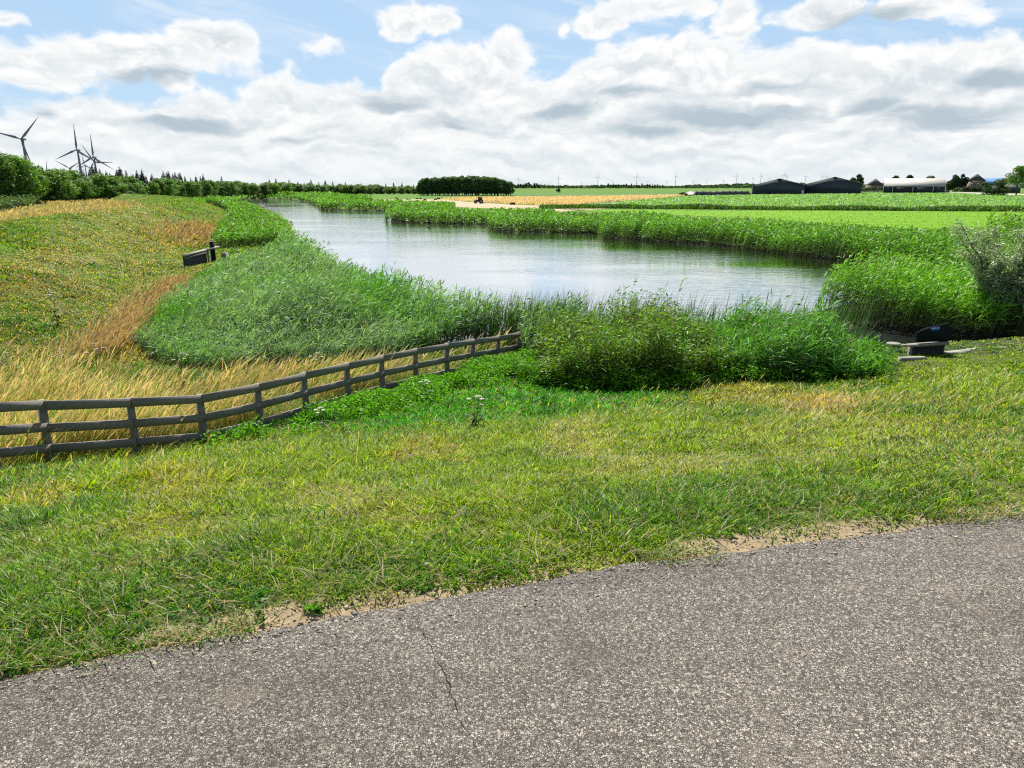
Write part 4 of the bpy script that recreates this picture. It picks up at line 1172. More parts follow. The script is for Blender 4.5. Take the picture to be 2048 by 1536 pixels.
# umbel plants
def umbel_plant(loc, h, label, flower=(.62, .62, .50), dead=False, nu=4):
    root = thing('hogweed', loc, label, 'plant', 'umbel plants in the rough grass')
    st = MB(); fl = MB()
    sc = (.07, .09, .03) if not dead else (.12, .08, .05)
    st.tube([(0, 0, 0), (.02, 0, h * .5), (.05, .01, h * .93)], [.010, .008, .005], 6, sc)
    tops = [np.array([.05, .01, h])]
    st.tube([(.05, .01, h * .93), tops[0]], [.005, .004], 5, sc)
    for k in range(nu - 1):
        a = k * 2.4 + rng.random(); z0 = h * rng.uniform(.5, .75)
        tp = np.array([cos(a) * .22 * h, sin(a) * .22 * h, z0 + .24 * h])
        st.tube([(.03, 0, z0), tp * .6 + np.array((.03, 0, z0)) * .4 + (0, 0, -.02), tp], [.006, .005, .003], 5, sc); tops.append(tp)
    for tp in tops:
        fl = MB()
        R = min(.11, .04 + .045 * h) * (rng.uniform(.5, .8) if tp is not tops[0] else 1.)
        for k in range(16):
            a = k * 2.39996; rr = R * sqrt((k + .5) / 16); c = tp + np.array([cos(a) * rr, sin(a) * rr, .05 - .25 * rr])
            st.tube([tp, c], .0018, 3, sc, cap=False)
            w = .012; m = 7; an = np.arange(m) * 2 * pi / m
            ring = np.stack([c[0] + w * np.cos(an), c[1] + w * np.sin(an), np.full(m, c[2])], 1)
            fl.add(np.concatenate([ring, [c + (0, 0, .01)]]), [np.stack([np.arange(m), (np.arange(m) + 1) % m, np.full(m, m)], 1)], np.array(flower) * rng.uniform(.7, 1.1))
        fl.build('umbel', M_UMBEL, root)
    lf = MB(); q = 22 if not dead else 6
    zz = rng.uniform(.05, .5, q) * h; a = rng.uniform(0, 6.3, q); el = rng.normal(.3, .3, q)
    dv = np.stack([np.cos(a) * np.cos(el), np.sin(a) * np.cos(el), np.sin(el)], 1)
    leaves(lf, np.stack([.02 + 0 * zz, 0 * zz, zz], 1), dv, rng.uniform(.15, .32, q), rng.uniform(.06, .12, q), rng.uniform(.2, .8, q), np.tile(np.array((.05, .10, .025) if not dead else (.14, .10, .05)), (q, 1)))
    st.build('stem', M_GRASS, root); lf.build('leaf_rosette', M_LEAF, root)
for (a, b, h, lab, dd) in [
    (115, 652, 1.35, 'solitary tall dark hogweed standing on the open dike slope', False),
    (135, 778, 1.15, 'white-topped hogweed in the dry grass behind the fence, near the second post', True),
    (198, 772, 1.25, 'pale umbel plant rising highest from the dry grass behind the fence', True),
    (20, 775, 1.0, 'wide flat umbel plant in the dry grass at the left edge', True),
    (366, 772, .95, 'brown seeding umbel plant behind the fence near its bend', True),
    (640, 862, .5, 'low white umbel plant nearest the fence bend in the lush grass', False),
    (850, 800, .5, 'white umbel plant in bright grass right of the fence middle', False),
    (952, 858, .6, 'tall-stemmed white umbel in the bright grass before the willowherb', False),
    (1090, 772, .4, 'pale umbel plant at the foot of the willowherb bush', False),
    (635, 760, .8, 'green umbel plant behind the fence where dry grass meets reeds', False)]:
    p = G(a, b)
    umbel_plant(p, h, lab, (.60, .60, .48) if not dd else (.50, .42, .30), dd)
# single reed shoots in the lawn
def shoots(loc, n, h, label):
    root = thing('reed_shoot', loc, label, 'plant')
    mb = MB()
    x = rng.normal(0, .06 * n ** .5, n); y = rng.normal(0, .05, n)
    c = np.tile(np.array((.05, .115, .04)), (n, 1))
    reeds(mb, x + loc[0], y + loc[1], np.full(n, loc[2]), h * rng.uniform(.7, 1.1, n), c, nleaf=7, wind=-.25, leaflen=.34, lw=.02, plume=0, azw=.4, azs=.5, up=1.1)
    ob = mb.build('leaves', M_REED, root); ob.location = tuple(-np.array(loc))
shoots(G(1040, 818), 2, .55, 'single arching reed shoot in the lush grass below the willowherb')
shoots(G(1092, 832), 9, .42, 'dense clump of dark reed shoots in the lush grass')
shoots(G(945, 855), 2, .5, 'slender reed shoot beside a white umbel in the grass')
shoots(G(890, 850), 1, .45, 'lone short reed shoot left of the white umbel')
shoots(G(672, 880), 4, .4, 'grey-green reed tuft in the slope grass below the fence middle')

# ------------------------------------------------------------------ trees
def leafcloud(mb, n, cen, rad, size, col, squash=.85, up=.35):
    cen = np.asarray(cen, float); rad = np.asarray(rad, float)
    i = rng.choice(len(cen), n, p=rad ** 2 / (rad ** 2).sum())
    d = rng.normal(0, 1, (n, 3)); d[:, 2] = d[:, 2] + up; d /= np.linalg.norm(d, axis=1)[:, None]
    rr = rad[i] * (1 - .45 * rng.random(n) ** 2.2) * (1 + .12 * rng.normal(0, 1, n))
    p = cen[i] + d * rr[:, None] * np.array([1, 1, squash])
    nn = d + rng.normal(0, .55, (n, 3)); nn /= np.linalg.norm(nn, axis=1)[:, None]
    t = np.cross(nn, rng.normal(0, 1, (n, 3))); t /= np.linalg.norm(t, axis=1)[:, None]; b = np.cross(nn, t)
    s = (size * rng.uniform(.5, 1.3, n))[:, None]
    v = np.stack([p - t * s * .6, p - b * s * .35 + t * s * .05, p + t * s * .6, p + b * s * .35], 1).reshape(-1, 3)
    tint = 1 + (rng.random(len(cen)) - .5) * .6
    c = np.array(col) * (tint[i] * rng.uniform(.7, 1.35, n))[:, None]
    mb.add(v, [(np.arange(n) * 4)[:, None] + np.arange(4)], np.repeat(c, 4, 0))

def broadleaf(name, h, r, base, n, size, col, label, cat='tree', group=None, parts=True, nb=14, lean=0.0):
    root = thing(name, (0, 0, 0), label, cat, group)
    tr = MB(); cr = MB()
    cen = []; rad = []
    for k in range(nb):
        t = rng.random()
        zz = base + (h - base) * (.12 + .76 * t)
        w = r * (1 - (2 * abs(t - .42)) ** 2 * .55)
        a = rng.uniform(0, 6.3); q = w * sqrt(rng.random()) * .8
        cen.append((cos(a) * q + lean * zz, sin(a) * q, zz)); rad.append(r * rng.uniform(.30, .52))
    cen.append((lean * h, 0, h - r * .3)); rad.append(r * .32)
    leafcloud(cr, n, cen, rad, size, col)
    tr.tube([(0, 0, -.3), (.05, 0, base), (lean * h * .5, 0, base + (h - base) * .6)], [h * .026, h * .018, h * .006], 7)
    for c in cen[:7]:
        tr.tube([(0.02, 0, base * rng.uniform(.7, 1.2)), np.array(c) * .6 + np.array((0, 0, base)) * .4, c], [h * .010, h * .007, h * .002], 5, cap=False)
    tr.build('trunk', M_BARK, root); cr.build('crown', M_LEAF, root)
    return root

def spruce(name, h, r, n, label, group):
    root = thing(name, (0, 0, 0), label, 'tree', group)
    cr = MB(); tr = MB()
    tr.tube([(0, 0, -.3), (0, 0, h * .97)], [h * .018, h * .002], 6)
    n = 2600
    t = 1 - np.sqrt(rng.random(n)) * .97
    tier = .62 + .38 * (1 - ((t * 13) % 1.0))
    a = rng.uniform(0, 2 * pi, n)
    lob = 1 + .16 * np.sin(a * 5 + np.floor(t * 13) * 2.1)
    rr = (r * (1 - t) ** .85 * tier * lob + .06) * (1 - .5 * rng.random(n) ** 2)
    z = h * (.06 + .94 * t)
    p = np.stack([np.cos(a) * rr, np.sin(a) * rr, z], 1)
    d = np.stack([np.cos(a), np.sin(a), rng.normal(-.45, .3, n)], 1); d /= np.linalg.norm(d, axis=1)[:, None]
    sd = np.cross(d, rng.normal(0, 1, (n, 3))); sd /= np.linalg.norm(sd, axis=1)[:, None]
    q = (.30 + .42 * (1 - t))[:, None] * rng.uniform(.6, 1.2, (n, 1))
    v = np.stack([p - d * q * .7, p - sd * q * .42, p + d * q * .7, p + sd * q * .42], 1).reshape(-1, 3)
    c = np.array((.030, .062, .036)) * rng.uniform(.55, 1.6, (n, 1))
    cr.add(v, [(np.arange(n) * 4)[:, None] + np.arange(4)], np.repeat(c, 4, 0))
    tr.build('trunk', M_BARK, root); cr.build('crown', M_CONE, root)
    return root

TL = (.115, .215, .045)
ZL = -3.1
class Copies:
    def __init__(self, protos): self.p = protos; self.used = [False] * len(protos); self.k = 0
    def put(self, loc, rz, sc, label=None, which=None):
        i = self.k % len(self.p) if which is None else which
        self.k += 1
        if not self.used[i]:
            self.used[i] = True; o = self.p[i]
            o.location = tuple(float(a) for a in loc); o.rotation_euler = (0, 0, rz); o.scale = (sc, sc, sc) if np.isscalar(sc) else sc
            if label: o['label'] = label
            return o
        return dup(self.p[i], loc, rz, sc, label)

FG = 'broadleaf trees along the left forest edge'
LB = 'rounded green broadleaf tree in the front row of the far forest edge beyond the dike'
bl = Copies([broadleaf('broadleaf_tree', 11 + 1.2 * k, 4.2 + .3 * (k % 3), .3, 3800, .62, np.array(TL) * (1 + .25 * ((k % 3) - 1)), LB, 'tree', FG, nb=22, lean=.03 * (k % 3)) for k in range(5)])
# forest front edge, from the near left to the bend far away
edge = np.array([(-150, 150), (-140, 172), (-135, 190), (-134, 240), (-136, 300), (-138, 350), (-132, 395), (-112, 425), (-85, 440), (-60, 450), (-46, 454)], float)
seg = np.concatenate([[0], np.cumsum(np.linalg.norm(np.diff(edge, axis=0), axis=1))])
BTOP = ([-400, 0, 60, 100, 160, 240, 330, 400, 500, 600, 700, 840], [300, 309, 328, 340, 348, 350, 358, 361, 364, 367, 369, 371])
STOP = ([150, 190, 240, 300, 400, 470, 560, 650, 700, 750, 840], [342, 337, 339, 344, 351, 357, 359, 361, 364, 366, 364])
HB = [11 + 1.2 * k for k in range(5)]
def forest_h(q, tab):
    yc = q[1] * CP - 0.0; pxq = 1024 + q[0] / q[1] * FPX * 1.036
    return 4.8 + (372 - np.interp(pxq, *tab)) / FPX * q[1] * 1.036
def on_edge(s): return np.array([np.interp(s, seg, edge[:, 0]), np.interp(s, seg, edge[:, 1])])
s = 6.
near_lab = ['tall broadleaf tree at the far left, rising highest at the forest edge', 'broad leafy tree next to the leftmost forest tree', 'broadleaf tree directly below the nearest wind turbine',
            'narrow-topped broadleaf tree right of the tree under the nearest turbine', 'shorter broadleaf tree left of the dark gap under the turbines', 'bushy broadleaf tree below the cluster of far turbines']
cnt = 0
while s < seg[-1]:
    p = on_edge(s)
    for row in range(2):
        off = 2 + row * 7.5 + rng.uniform(-2, 2)
        dirx = -1 if s < seg[6] else -.2
        diry = 0.15 if s < seg[6] else 1
        q = p + np.array([dirx, diry]) * off
        far = np.hypot(*q)
        hb = .93 * forest_h(q, BTOP) * (1 + .06 * row) * rng.choice([.72, .85, .95, 1.0, 1.06]); wd = 1.45 if s > 250 else (.92 if s < 60 else 1.12); scl = (hb / 11. * wd * rng.uniform(.85, 1.25), hb / 11. * wd * rng.uniform(.85, 1.25), hb / HB[bl.k % 5])
        lab = None
        if row == 0 and s > seg[2] - 18 and cnt < len(near_lab): lab = near_lab[cnt]; cnt += 1
        bl.put((q[0], q[1], ZL), rng.uniform(0, 6.3), scl, lab or (LB if row == 0 else 'green broadleaf tree in the second row of the forest edge beyond the dike'))
    s += np.interp(s, [0, 60, 200, 420], [5.0, 4.6, 4.2, 3.4]) * rng.uniform(.8, 1.2)
for q in [(-131, 400), (-126, 405), (-122, 411), (-117, 416), (-112, 419), (-126, 397), (-121, 403), (-128, 390), (-106, 424), (-100, 430), (-133, 385)]:
    hb = forest_h(q, BTOP) * rng.uniform(.85, 1.02)
    bl.put((q[0], q[1], ZL), rng.uniform(0, 6.3), (hb / 11. * 1.5, hb / 11. * 1.5, hb / HB[bl.k % 5]), LB)
# spruces behind
SG = 'dark spruces rising behind the broadleaf forest edge'
SL = 'dark pointed spruce rising behind the broadleaf trees of the far forest'
sp = Copies([spruce('spruce_tree', 15 + 1.0 * k, 2.3 + .15 * k, 0, SL, SG) for k in range(4)])
for k in range(115):
    s = seg[2] + 62 + (seg[-1] - seg[2] - 62) * ((k + rng.random()) / 115) ** 1.25
    p = on_edge(s); off = rng.uniform(17, 34)
    dirx = -1 if s < seg[6] else -.25
    diry = 0.2 if s < seg[6] else 1
    q = p + np.array([dirx, diry]) * off
    far = np.hypot(*q)
    if k > 62 and k % 2: continue
    hs = forest_h(q, STOP) * rng.choice([.84, .9, .96, 1., 1.05]); scl = hs / (15 + 1.0 * (sp.k % 4)); scl = (scl * 1.25, scl * 1.25, scl)
    sp.put((q[0], q[1], ZL), rng.uniform(0, 6.3), scl)

# dense dark grove beyond the stubble
GG = 'trees of the dense dark grove beyond the grain field'
GL = 'tall dark tree packed in the dense rounded grove beyond the stubble field'
gv = Copies([broadleaf('grove_tree', 10., 3.2, .2, 2600, .6, np.array((.065, .13, .045)) * (1 + .15 * k), GL, 'tree', GG) for k in range(3)])
for ix, pxx in enumerate(np.linspace(842, 1020, 24)):
    for row in range(3):
        b = P(pxx + rng.uniform(-3, 3), 391.5, ZF); b = b * (1 + row * .022); b[2] = ZF
        prof = np.interp(pxx, [836, 850, 890, 930, 980, 1015, 1028], [.62, .86, .98, 1.0, .96, .80, .6])
        Hpx = np.interp(pxx, [836, 850, 930, 985, 1028], [22, 30, 34, 32, 22])
        Hm = Hpx / FPX * b[1] * 1.06
        sc = Hm / 10.
        gv.put(b, rng.uniform(0, 6.3), sc * rng.uniform(.93, 1.05), GL if row == 0 else 'dark tree deep inside the dense grove beyond the stubble field')

# trees of the far plain (right of the grove)
VG = 'distant trees on the plain'
VL = 'small distant tree on the horizon of the plain right of the grove'
pv = Copies([broadleaf('distant_tree', 10., 4.0, 2.6, 500, 1.2, (.035, .065, .035), VL, 'tree', VG, nb=7) for k in range(3)])
def ptree(pxx, pby, hpx, wid=1., label=None, Y=None):
    b = P(pxx, pby, ZF); d = b[1] if Y is None else Y
    if Y is not None: b = np.array([(pxx - 1024) / FPX * Y * 1.035, Y, ZF])
    sc = hpx / FPX * d * 1.06 / 10.
    pv.put(b, rng.uniform(0, 6.3), (sc * wid, sc * wid, sc), label)
for k in range(10): ptree(1030 + k * 5.5, 378.5, rng.uniform(6, 10) + 2, .9, 'distant tree in the small clump just right of the grove')
for k in range(22): ptree(1216 + k * 5.2, 378, rng.uniform(7, 10), .62, 'distant tree in the regular row on the middle horizon')
for k in range(16): ptree(1090 + k * 8, 378, rng.uniform(2, 5.5), 1.2, 'low distant tree left of the regular row on the horizon')
ptree(1116, 389, 15, .8, 'lone dark bush-like tree standing in the green field beyond the grain')
ptree(1022, 391, 10, .9, 'dark round tree at the right foot of the grove')
def treeline():
    mb = MB(); n = 5000
    pxs = rng.uniform(1020, 2700, n); Y = rng.uniform(1500, 1900, n)
    x = (pxs - 1024) / FPX * Y * 1.035
    top = np.interp(pxs, [1020, 1330, 1480, 1560, 2000, 2700], [5, 5, 9, 9, 8, 8]) * (.6 + .6 * fbm(pxs * .05, pxs * 0, 301, 3))
    z = ZF + rng.random(n) ** .8 * top / FPX * Y
    s = rng.uniform(2, 5, n)[:, None]
    p = np.stack([x, Y, z], 1)
    t = np.stack([np.ones(n), rng.normal(0, .3, n), rng.normal(0, .2, n)], 1); b = np.stack([rng.normal(0, .2, n), rng.normal(0, .5, n), np.ones(n)], 1)
    v = np.stack([p - t * s, p - b * s * .5, p + t * s, p + b * s * .5], 1).reshape(-1, 3)
    mb.add(v, [(np.arange(n) * 4)[:, None] + np.arange(4)], np.repeat(np.array((.045, .075, .055)) * rng.uniform(.7, 1.3, (n, 1)), 4, 0))  # bluish leaf colour stands in for distance haze
    tag(mb.build('distant_treeline', M_LEAF), 'thin treeline tinted blue-green as haze along the horizon behind the fields', 'treeline', kind='stuff')
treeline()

# farmyard trees and hedges at the right
def farmtree(pxc, pby, hpx, rpx, label, name='farm_tree', basef=.22, col=TL, n=2600, nb=14, Y=None):
    b = P(pxc, pby, ZF)
    h = hpx / FPX * b[1] * 1.06; r = rpx / FPX * b[1] * 1.0
    o = broadleaf(name, h, r, h * basef, n, max(.45, .0016 * b[1]), col, label, 'tree', nb=nb)
    o.location = tuple(b); return o
farmtree(2032, 391, 52, 24, 'round-crowned tree with visible trunk beside the farm lane at the right edge', basef=.3, n=5200, nb=20)
farmtree(2088, 391, 50, 24, 'round-crowned tree just beyond the right edge of the lane', basef=.25)
farmtree(1905, 384.0, 31, 12, 'tall dark tree beside the right end of the white-roofed shed', col=(.028, .05, .03))
farmtree(1921, 384.0, 32, 10, 'second dark tree by the shed, slightly narrower', col=(.026, .048, .03))
farmtree(1968, 384.5, 17, 9, 'light green small tree below the pyramid-roofed farmhouse', col=(.09, .16, .03))
farmtree(1715, 381, 28, 10, 'dark tree with rounded top behind the right black barn', col=(.04, .07, .03))
farmtree(1704, 381, 22, 9, 'smaller grey-green tree behind the right black barn', col=(.05, .08, .04))
farmtree(1790, 379, 23, 10, 'tree top peeking over the left part of the white roof', col=(.035, .06, .03))
farmtree(1818, 379, 25, 9, 'tree top peeking over the middle of the white roof', col=(.035, .06, .03))
farmtree(1856, 379, 22.5, 14, 'flat tree top just above the right part of the white roof', col=(.035, .06, .03))
farmtree(1897, 384.0, 15, 8, 'olive bushy tree touching the shed corner', col=(.06, .08, .03))
farmtree(2003, 388.0, 28, 15, 'broad light shrub-like tree left of the round-crowned tree', col=(.07, .12, .035), basef=.1)
def hedge(px0, px1, pby, hpx, depth, label, col):
    a = P(px0, pby, ZF); b = P(px1, pby, ZF)
    root = thing('hedge', a, label, 'hedge'); Lx = b - a
    h = hpx / FPX * a[1]; m = max(6, int(np.linalg.norm(Lx) / (h * .6)))
    cen = [(Lx[0] * t + rng.normal(0, .2), Lx[1] * t + rng.uniform(0, depth), h * rng.uniform(.4, .68)) for t in np.linspace(0, 1, m)] + [(Lx[0] * t, Lx[1] * t + rng.uniform(0, depth), h * .3) for t in np.linspace(0, 1, m)]
    mb = MB(); leafcloud(mb, 2600, cen, np.full(len(cen), h * .42), .5, col)
    mb.build('foliage', M_LEAF, root)
hedge(1976, 2012, 391, 16, 3, 'dark clipped hedge block beside the farm lane', (.028, .055, .02))
hedge(1912, 1960, 384.8, 10, 2, 'long low dark hedge before the pyramid-roofed farmhouse', (.02, .035, .022))
hedge(1930, 1975, 384.8, 12, 2, 'higher dark hedge below the farmhouse roof', (.024, .045, .022))

# ------------------------------------------------------------------ buildings
def gable_barn(px0, pxa, px1, pb0, pb1, pe0, pa, pe1, label, depth=70, vx=0.0):
    b0 = P(px0, pb0, ZF)
    rd = np.array([b0[0], b0[1], 0]); rd /= np.linalg.norm(rd)
    rd = np.array([rd[0] * cos(.03) + rd[1] * sin(.03), rd[1] * cos(.03) - rd[0] * sin(.03), 0])   # ridge runs straight away from the river road
    dd = np.array([rd[1], -rd[0], 0])
    def along(px_):
        q = ray(px_, 384); m = np.array([[dd[0], -q[0]], [dd[1], -q[1]]])
        return np.linalg.solve(m, -b0[:2])[0]
    L1 = along(px1); La = along(pxa)
    b1 = b0 + dd * L1
    e0 = PY(px0, pe0, b0[1]); e1 = b1.copy(); e1[2] = PY(px1, pe1, b1[1])[2]; e0[:2] = b0[:2]
    ap = b0 + dd * La; ap[2] = PY(pxa, pa, ap[1])[2]
    root = thing('barn', b0, label, 'barn', 'black gable-ended barns at the far edge of the crop field')
    o = b0.copy()
    d = (b1 - b0); n = rd
    back = n * depth
    q = MB()
    out = np.array([b0, b1, e1, ap, e0]) - o; out[0, 2] -= .3; out[1, 2] -= .3
    q.prism(out, back); q.build('wall', M_CLAD, root)
    r = MB()
    off = -n * .5; up = np.array([0, 0, .05])
    for (u, w) in ((e0, ap), (ap, e1)):
        dd = (w - u); 
        a_ = u - o + off + up; c_ = w - o + off + up
        if u is e0: a_ = a_ - dd * .02
        else: c_ = c_ + dd * .02
        quad = np.array([a_, c_, c_ + back - 2 * off, a_ + back - 2 * off])
        r.prism(quad, (0, 0, .18))
    r.build('roof', M_ROOFG, root)
    return root, o, d, n
r1, o1, d1, n1 = gable_barn(1503, 1557, 1609, 388.4, 387.2, 371.5, 357.5, 370.5, 'left black gable-ended barn, the lower of the joined pair')
r2, o2, d2, n2 = gable_barn(1606.5, 1667, 1722, 387.0, 386.0, 369.5, 354.0, 367.5, 'right black gable-ended barn, the taller of the joined pair')
dr = MB(); c = d1 * .93 + n1 * -.12
u = d1 / np.linalg.norm(d1); rz = atan2(u[1], u[0])
dr.box(d1 * .965 - n1 * .08 + np.array([0, 0, 1.1]), (1.1, .12, 2.2), rz); dr.build('door', M_WHITE, r1)
q = MB(); q.box(-n1 * .1 + np.array([.3, 0, 2.6]), (.16, .16, 5.0), rz); q.build('downpipe', M_WHITE, r1)

def white_shed():
    b0 = P(1765.5, 385.4, ZF); _r = b0[:2] / np.linalg.norm(b0[:2]); _d = np.array([_r[1], -_r[0]]); _q = ray(1890, 383); b1 = b0 + np.append(_d, 0) * np.linalg.solve(np.array([[_d[0], -_q[0]], [_d[1], -_q[1]]]), -b0[:2])[0]
    root = thing('white_roofed_shed', b0, 'long dark-walled shed with bright white roof, right of the black barns', 'shed')
    o = b0; d = b1 - b0; L = np.linalg.norm(d); u = d / L; n = np.array([-u[1], u[0], 0])
    if n[1] < 0: n = -n
    hw = (PY(1765.5, 372.5, b0[1]) - b0)[2]; hr = (PY(1765.5, 358, b0[1]) - b0)[2]; hr1 = (PY(1888, 355.5, b1[1]) - b1)[2]; hw1 = (PY(1890, 369.8, b1[1]) - b1)[2]
    D = 16.
    q = MB(); q.prism([(0, 0, -.3), n * D + (0, 0, -.3), n * D + (0, 0, hw), n * D / 2 + (0, 0, hr * 1.0), (0, 0, hw)], d); q.build('wall', M_CLAD, root)
    r = MB()
    r.prism([-n * .5 + (0, 0, hw - .1), n * D / 2 + (0, 0, hr + .25), n * D / 2 + (0, 0, hr + .45), -n * .5 + (0, 0, hw + .1)], d)
    r.prism([n * D / 2 + (0, 0, hr + .25), n * (D + .5) + (0, 0, hw - .1), n * (D + .5) + (0, 0, hw + .1), n * D / 2 + (0, 0, hr + .45)], d)
    r.build('roof', M_ROOFW, root)
    rz = atan2(u[1], u[0])
    for t in (.002, .155, .485, .81, .998):
        MB().box(d * t - n * .14 + np.array([0, 0, hw * .5 - .1]), (.28, .2, hw - .2), rz).build('white_post', M_WHITE, root)
    q = MB()
    for t0, t1 in ((.02, .14), (.17, .47), (.50, .80), (.82, .98)):
        q2 = MB(); q2.box(d * ((t0 + t1) / 2) - n * .06 + np.array([0, 0, hw * .42]), (L * (t1 - t0), .1, hw * .8), rz); q2.build('sliding_door', M_DARKWOOD, root)
white_shed()

def pyramid_house(pxc, pby, wpx, hw_px, htop_px, label, Yk=1.0, trim=True):
    b = P(pxc, pby, ZF) * Yk; b[2] = ZF
    k = b[1] * 1.03 / FPX
    w = wpx * k / 2; hw = hw_px * k; ht = htop_px * k
    root = thing('farmhouse', b, label, 'farmhouse', rz=rng.uniform(-.3, .3))
    q = MB(); q.box((0, 0, hw / 2), (w * 1.9, w * 1.9, hw)); q.build('wall', M_BRICK, root)
    r = MB(); v = [(-w, -w, hw), (w, -w, hw), (w, w, hw), (-w, w, hw), (-w * .08, -w * .08, ht), (w * .08, -w * .08, ht), (w * .08, w * .08, ht), (-w * .08, w * .08, ht)]
    r.add(v, [np.array([(0, 1, 5, 4), (1, 2, 6, 5), (2, 3, 7, 6), (3, 0, 4, 7), (4, 5, 6, 7), (3, 2, 1, 0)])]); ro = r.build('roof', M_TILE, root)
    MB().box((w * .3, w * .1, ht * .86), (.9, .9, 2.2)).build('chimney', M_BRICK, ro)
    for sx in (-.55, 0, .55):
        wn = MB(); wn.box((sx * w * 1.5, -w * .95 - .03, hw * .5), (w * .28, .12, hw * .55)); f = wn.build('window', M_WHITE, root)
        MB().box((sx * w * 1.5, -w * .95 - .10, hw * .5), (w * .22, .06, hw * .45)).build('pane', M_GLASS, f)
pyramid_house(1948.5, 385, 25, 20, 32, 'farmhouse with steep pyramid roof rising above the hedges', 1.12)
pyramid_house(1748, 382, 24, 8, 20, 'dark pyramid-roofed farmhouse between the black barn and the white-roofed shed', 1.25)
pyramid_house(1776, 381, 22, 8, 20, 'dark low-roofed house hidden behind the white-roofed shed', 1.35)
def long_shed(px0, px1, pby, hpx, label, wallm, roofm, hr=.5):
    a = P(px0, pby, ZF); b = P(px1, pby, ZF); k = a[1] * 1.03 / FPX
    root = thing('farm_shed', a, label, 'shed'); d = b - a; h = hpx * k; D = 14.
    u = d / np.linalg.norm(d); n = np.array([-u[1], u[0], 0])
    q = MB(); q.prism([(0, 0, 0), n * D, n * D + (0, 0, h * hr), n * D / 2 + (0, 0, h * .98), (0, 0, h * hr)], d); q.build('wall', wallm, root)
    r = MB(); r.prism([-n * .3 + (0, 0, h * hr), n * D / 2 + (0, 0, h), n * D / 2 + (0, 0, h + .15), -n * .3 + (0, 0, h * hr + .15)], d)
    r.prism([n * D / 2 + (0, 0, h), n * (D + .3) + (0, 0, h * hr), n * (D + .3) + (0, 0, h * hr + .15), n * D / 2 + (0, 0, h + .15)], d); r.build('roof', roofm, root)
long_shed(1972, 2012, 381.5, 23, 'distant shed with blue roof left of the round-crowned tree', M_CLAD, M_BLUEROOF, .55)
long_shed(2008, 2040, 386, 22, 'pale-roofed farm shed half hidden behind the round-crowned tree', M_CLAD, M_ROOFW, .45)
hedge(1723, 1764, 384.2, 9, 2, 'dark hedge between the black barn and the white-roofed shed', (.03, .055, .03))
def pyard():
    a = P(1724, 385.3, ZF); b = P(1764, 384.6, ZF)
    root = thing('yard_fence', a, 'low pale yard fence between the black barn and the white-roofed shed', 'fence'); d = b - a
    for k in range(9):
        MB().box(d * k / 8 + np.array([0, 0, .8]), (.12, .12, 1.6)).build('post', M_CONC, root)
    for z in (.5, 1.0, 1.5):
        MB().beam((0, -.08, z), d + np.array([0, -.08, z]), .05, .14).build('rail', M_CONC, root)
pyard()

# silage clamp: long low dark heap under sheeting
def clamp():
    a = P(1384, 391.2, ZF); b = P(1500, 389.6, ZF); d = b - a; L = np.linalg.norm(d); u = d / L; n = np.array([-u[1], u[0], 0])
    k = a[1] * 1.03 / FPX; h = 7 * k
    xs = np.linspace(0, L, 60); prof = [(-1.5, 0), (-.9, .75), (-.2, 1.), (3.5, 1.05), (6, .7), (7, 0)]
    v = []
    for x in xs:
        e = min(1, (x + .6) / 3, (L - x + .6) / 3) * (.86 + .28 * float(fbm(np.array([x * .12]), np.array([1.]), 311, 3)[0]))
        for (q, z) in prof: v.append(u * x + n * q + np.array([0, 0, z * h * e + float(rng.normal(0, .03))]))
    v = np.array(v); m = len(prof); i = np.arange(59)[:, None] * m; j = np.arange(m - 1)[None]
    f = np.stack([i + j, i + j + 1, i + m + j + 1, i + m + j], -1).reshape(-1, 4)
    root = thing('silage_clamp', a, 'long low dark silage clamp left of the black barns', 'silage clamp')
    MB().add(v, [f, np.arange(m)[None], (59 * m + np.arange(m))[::-1][None]]).build('sheeting', M_PLASTIC, root, True)
    for t in np.linspace(.06, .94, 9):
        MB().tube([u * (t * L) - n * .5 + (0, 0, h * .98), u * (t * L) - n * .5 + (0, 0, h * .98 + .22)], .45, 10).build('weight_tyre', M_TIRE, root)
    c = P(1365, 391.5, ZF)
    r2 = thing('dark_heap', c, 'small dark heap left of the long silage clamp', 'heap')
    mb = MB(); leafcloud(mb, 500, [(0, 0, .6), (1.5, .3, .5), (-1.2, .2, .4)], [1.3, 1.0, .9], .5, (.02, .022, .02)); mb.build('pile', M_LEAF, r2)
clamp()

# straw bales on the stubble
BG = 'dark rectangular straw bales scattered on the stubble field'
bales = [(745, 400.6, 4), (774, 401.2, 4), (795, 400.2, 5), (793, 397.0, 4), (814, 399.4, 4), (819, 400.6, 4), (834, 403.4, 5.5), (834, 398.4, 4), (841, 397.8, 4), (856, 406.0, 6), (872, 407.4, 6.5), (880, 408.6, 7), (886, 410.4, 6), (877, 398.8, 6), (871, 400.2, 5), (1025, 409.6, 9), (850, 400.6, 5)]
blab = ['leftmost tiny dark bale on the stubble strip', 'dark bale between the leftmost bale and the stacked pair', 'dark bale near the far edge of the stubble, front of a pair', 'tiny bale at the back edge of the stubble, behind another bale',
        'bale on the left of two touching bales mid stubble', 'bale on the right of two touching bales mid stubble', 'dark squat bale left of the grove base, nearer row', 'small bale at the left foot of the grove', 'small bale just right of the one at the left foot of the grove',
        'dark bale alone between the reeds and the grove', 'leftmost bale of the three in a line close to the reeds', 'middle bale of the three in a line close to the reeds', 'rightmost low bale of the three in a line close to the reeds',
        'greenish bale on the grain edge below the grove', 'low bale left of the greenish one below the grove', 'largest dark bale, right of the tractor at the stubble edge', 'mossy bale between the grove and the lone bale']
proto = None
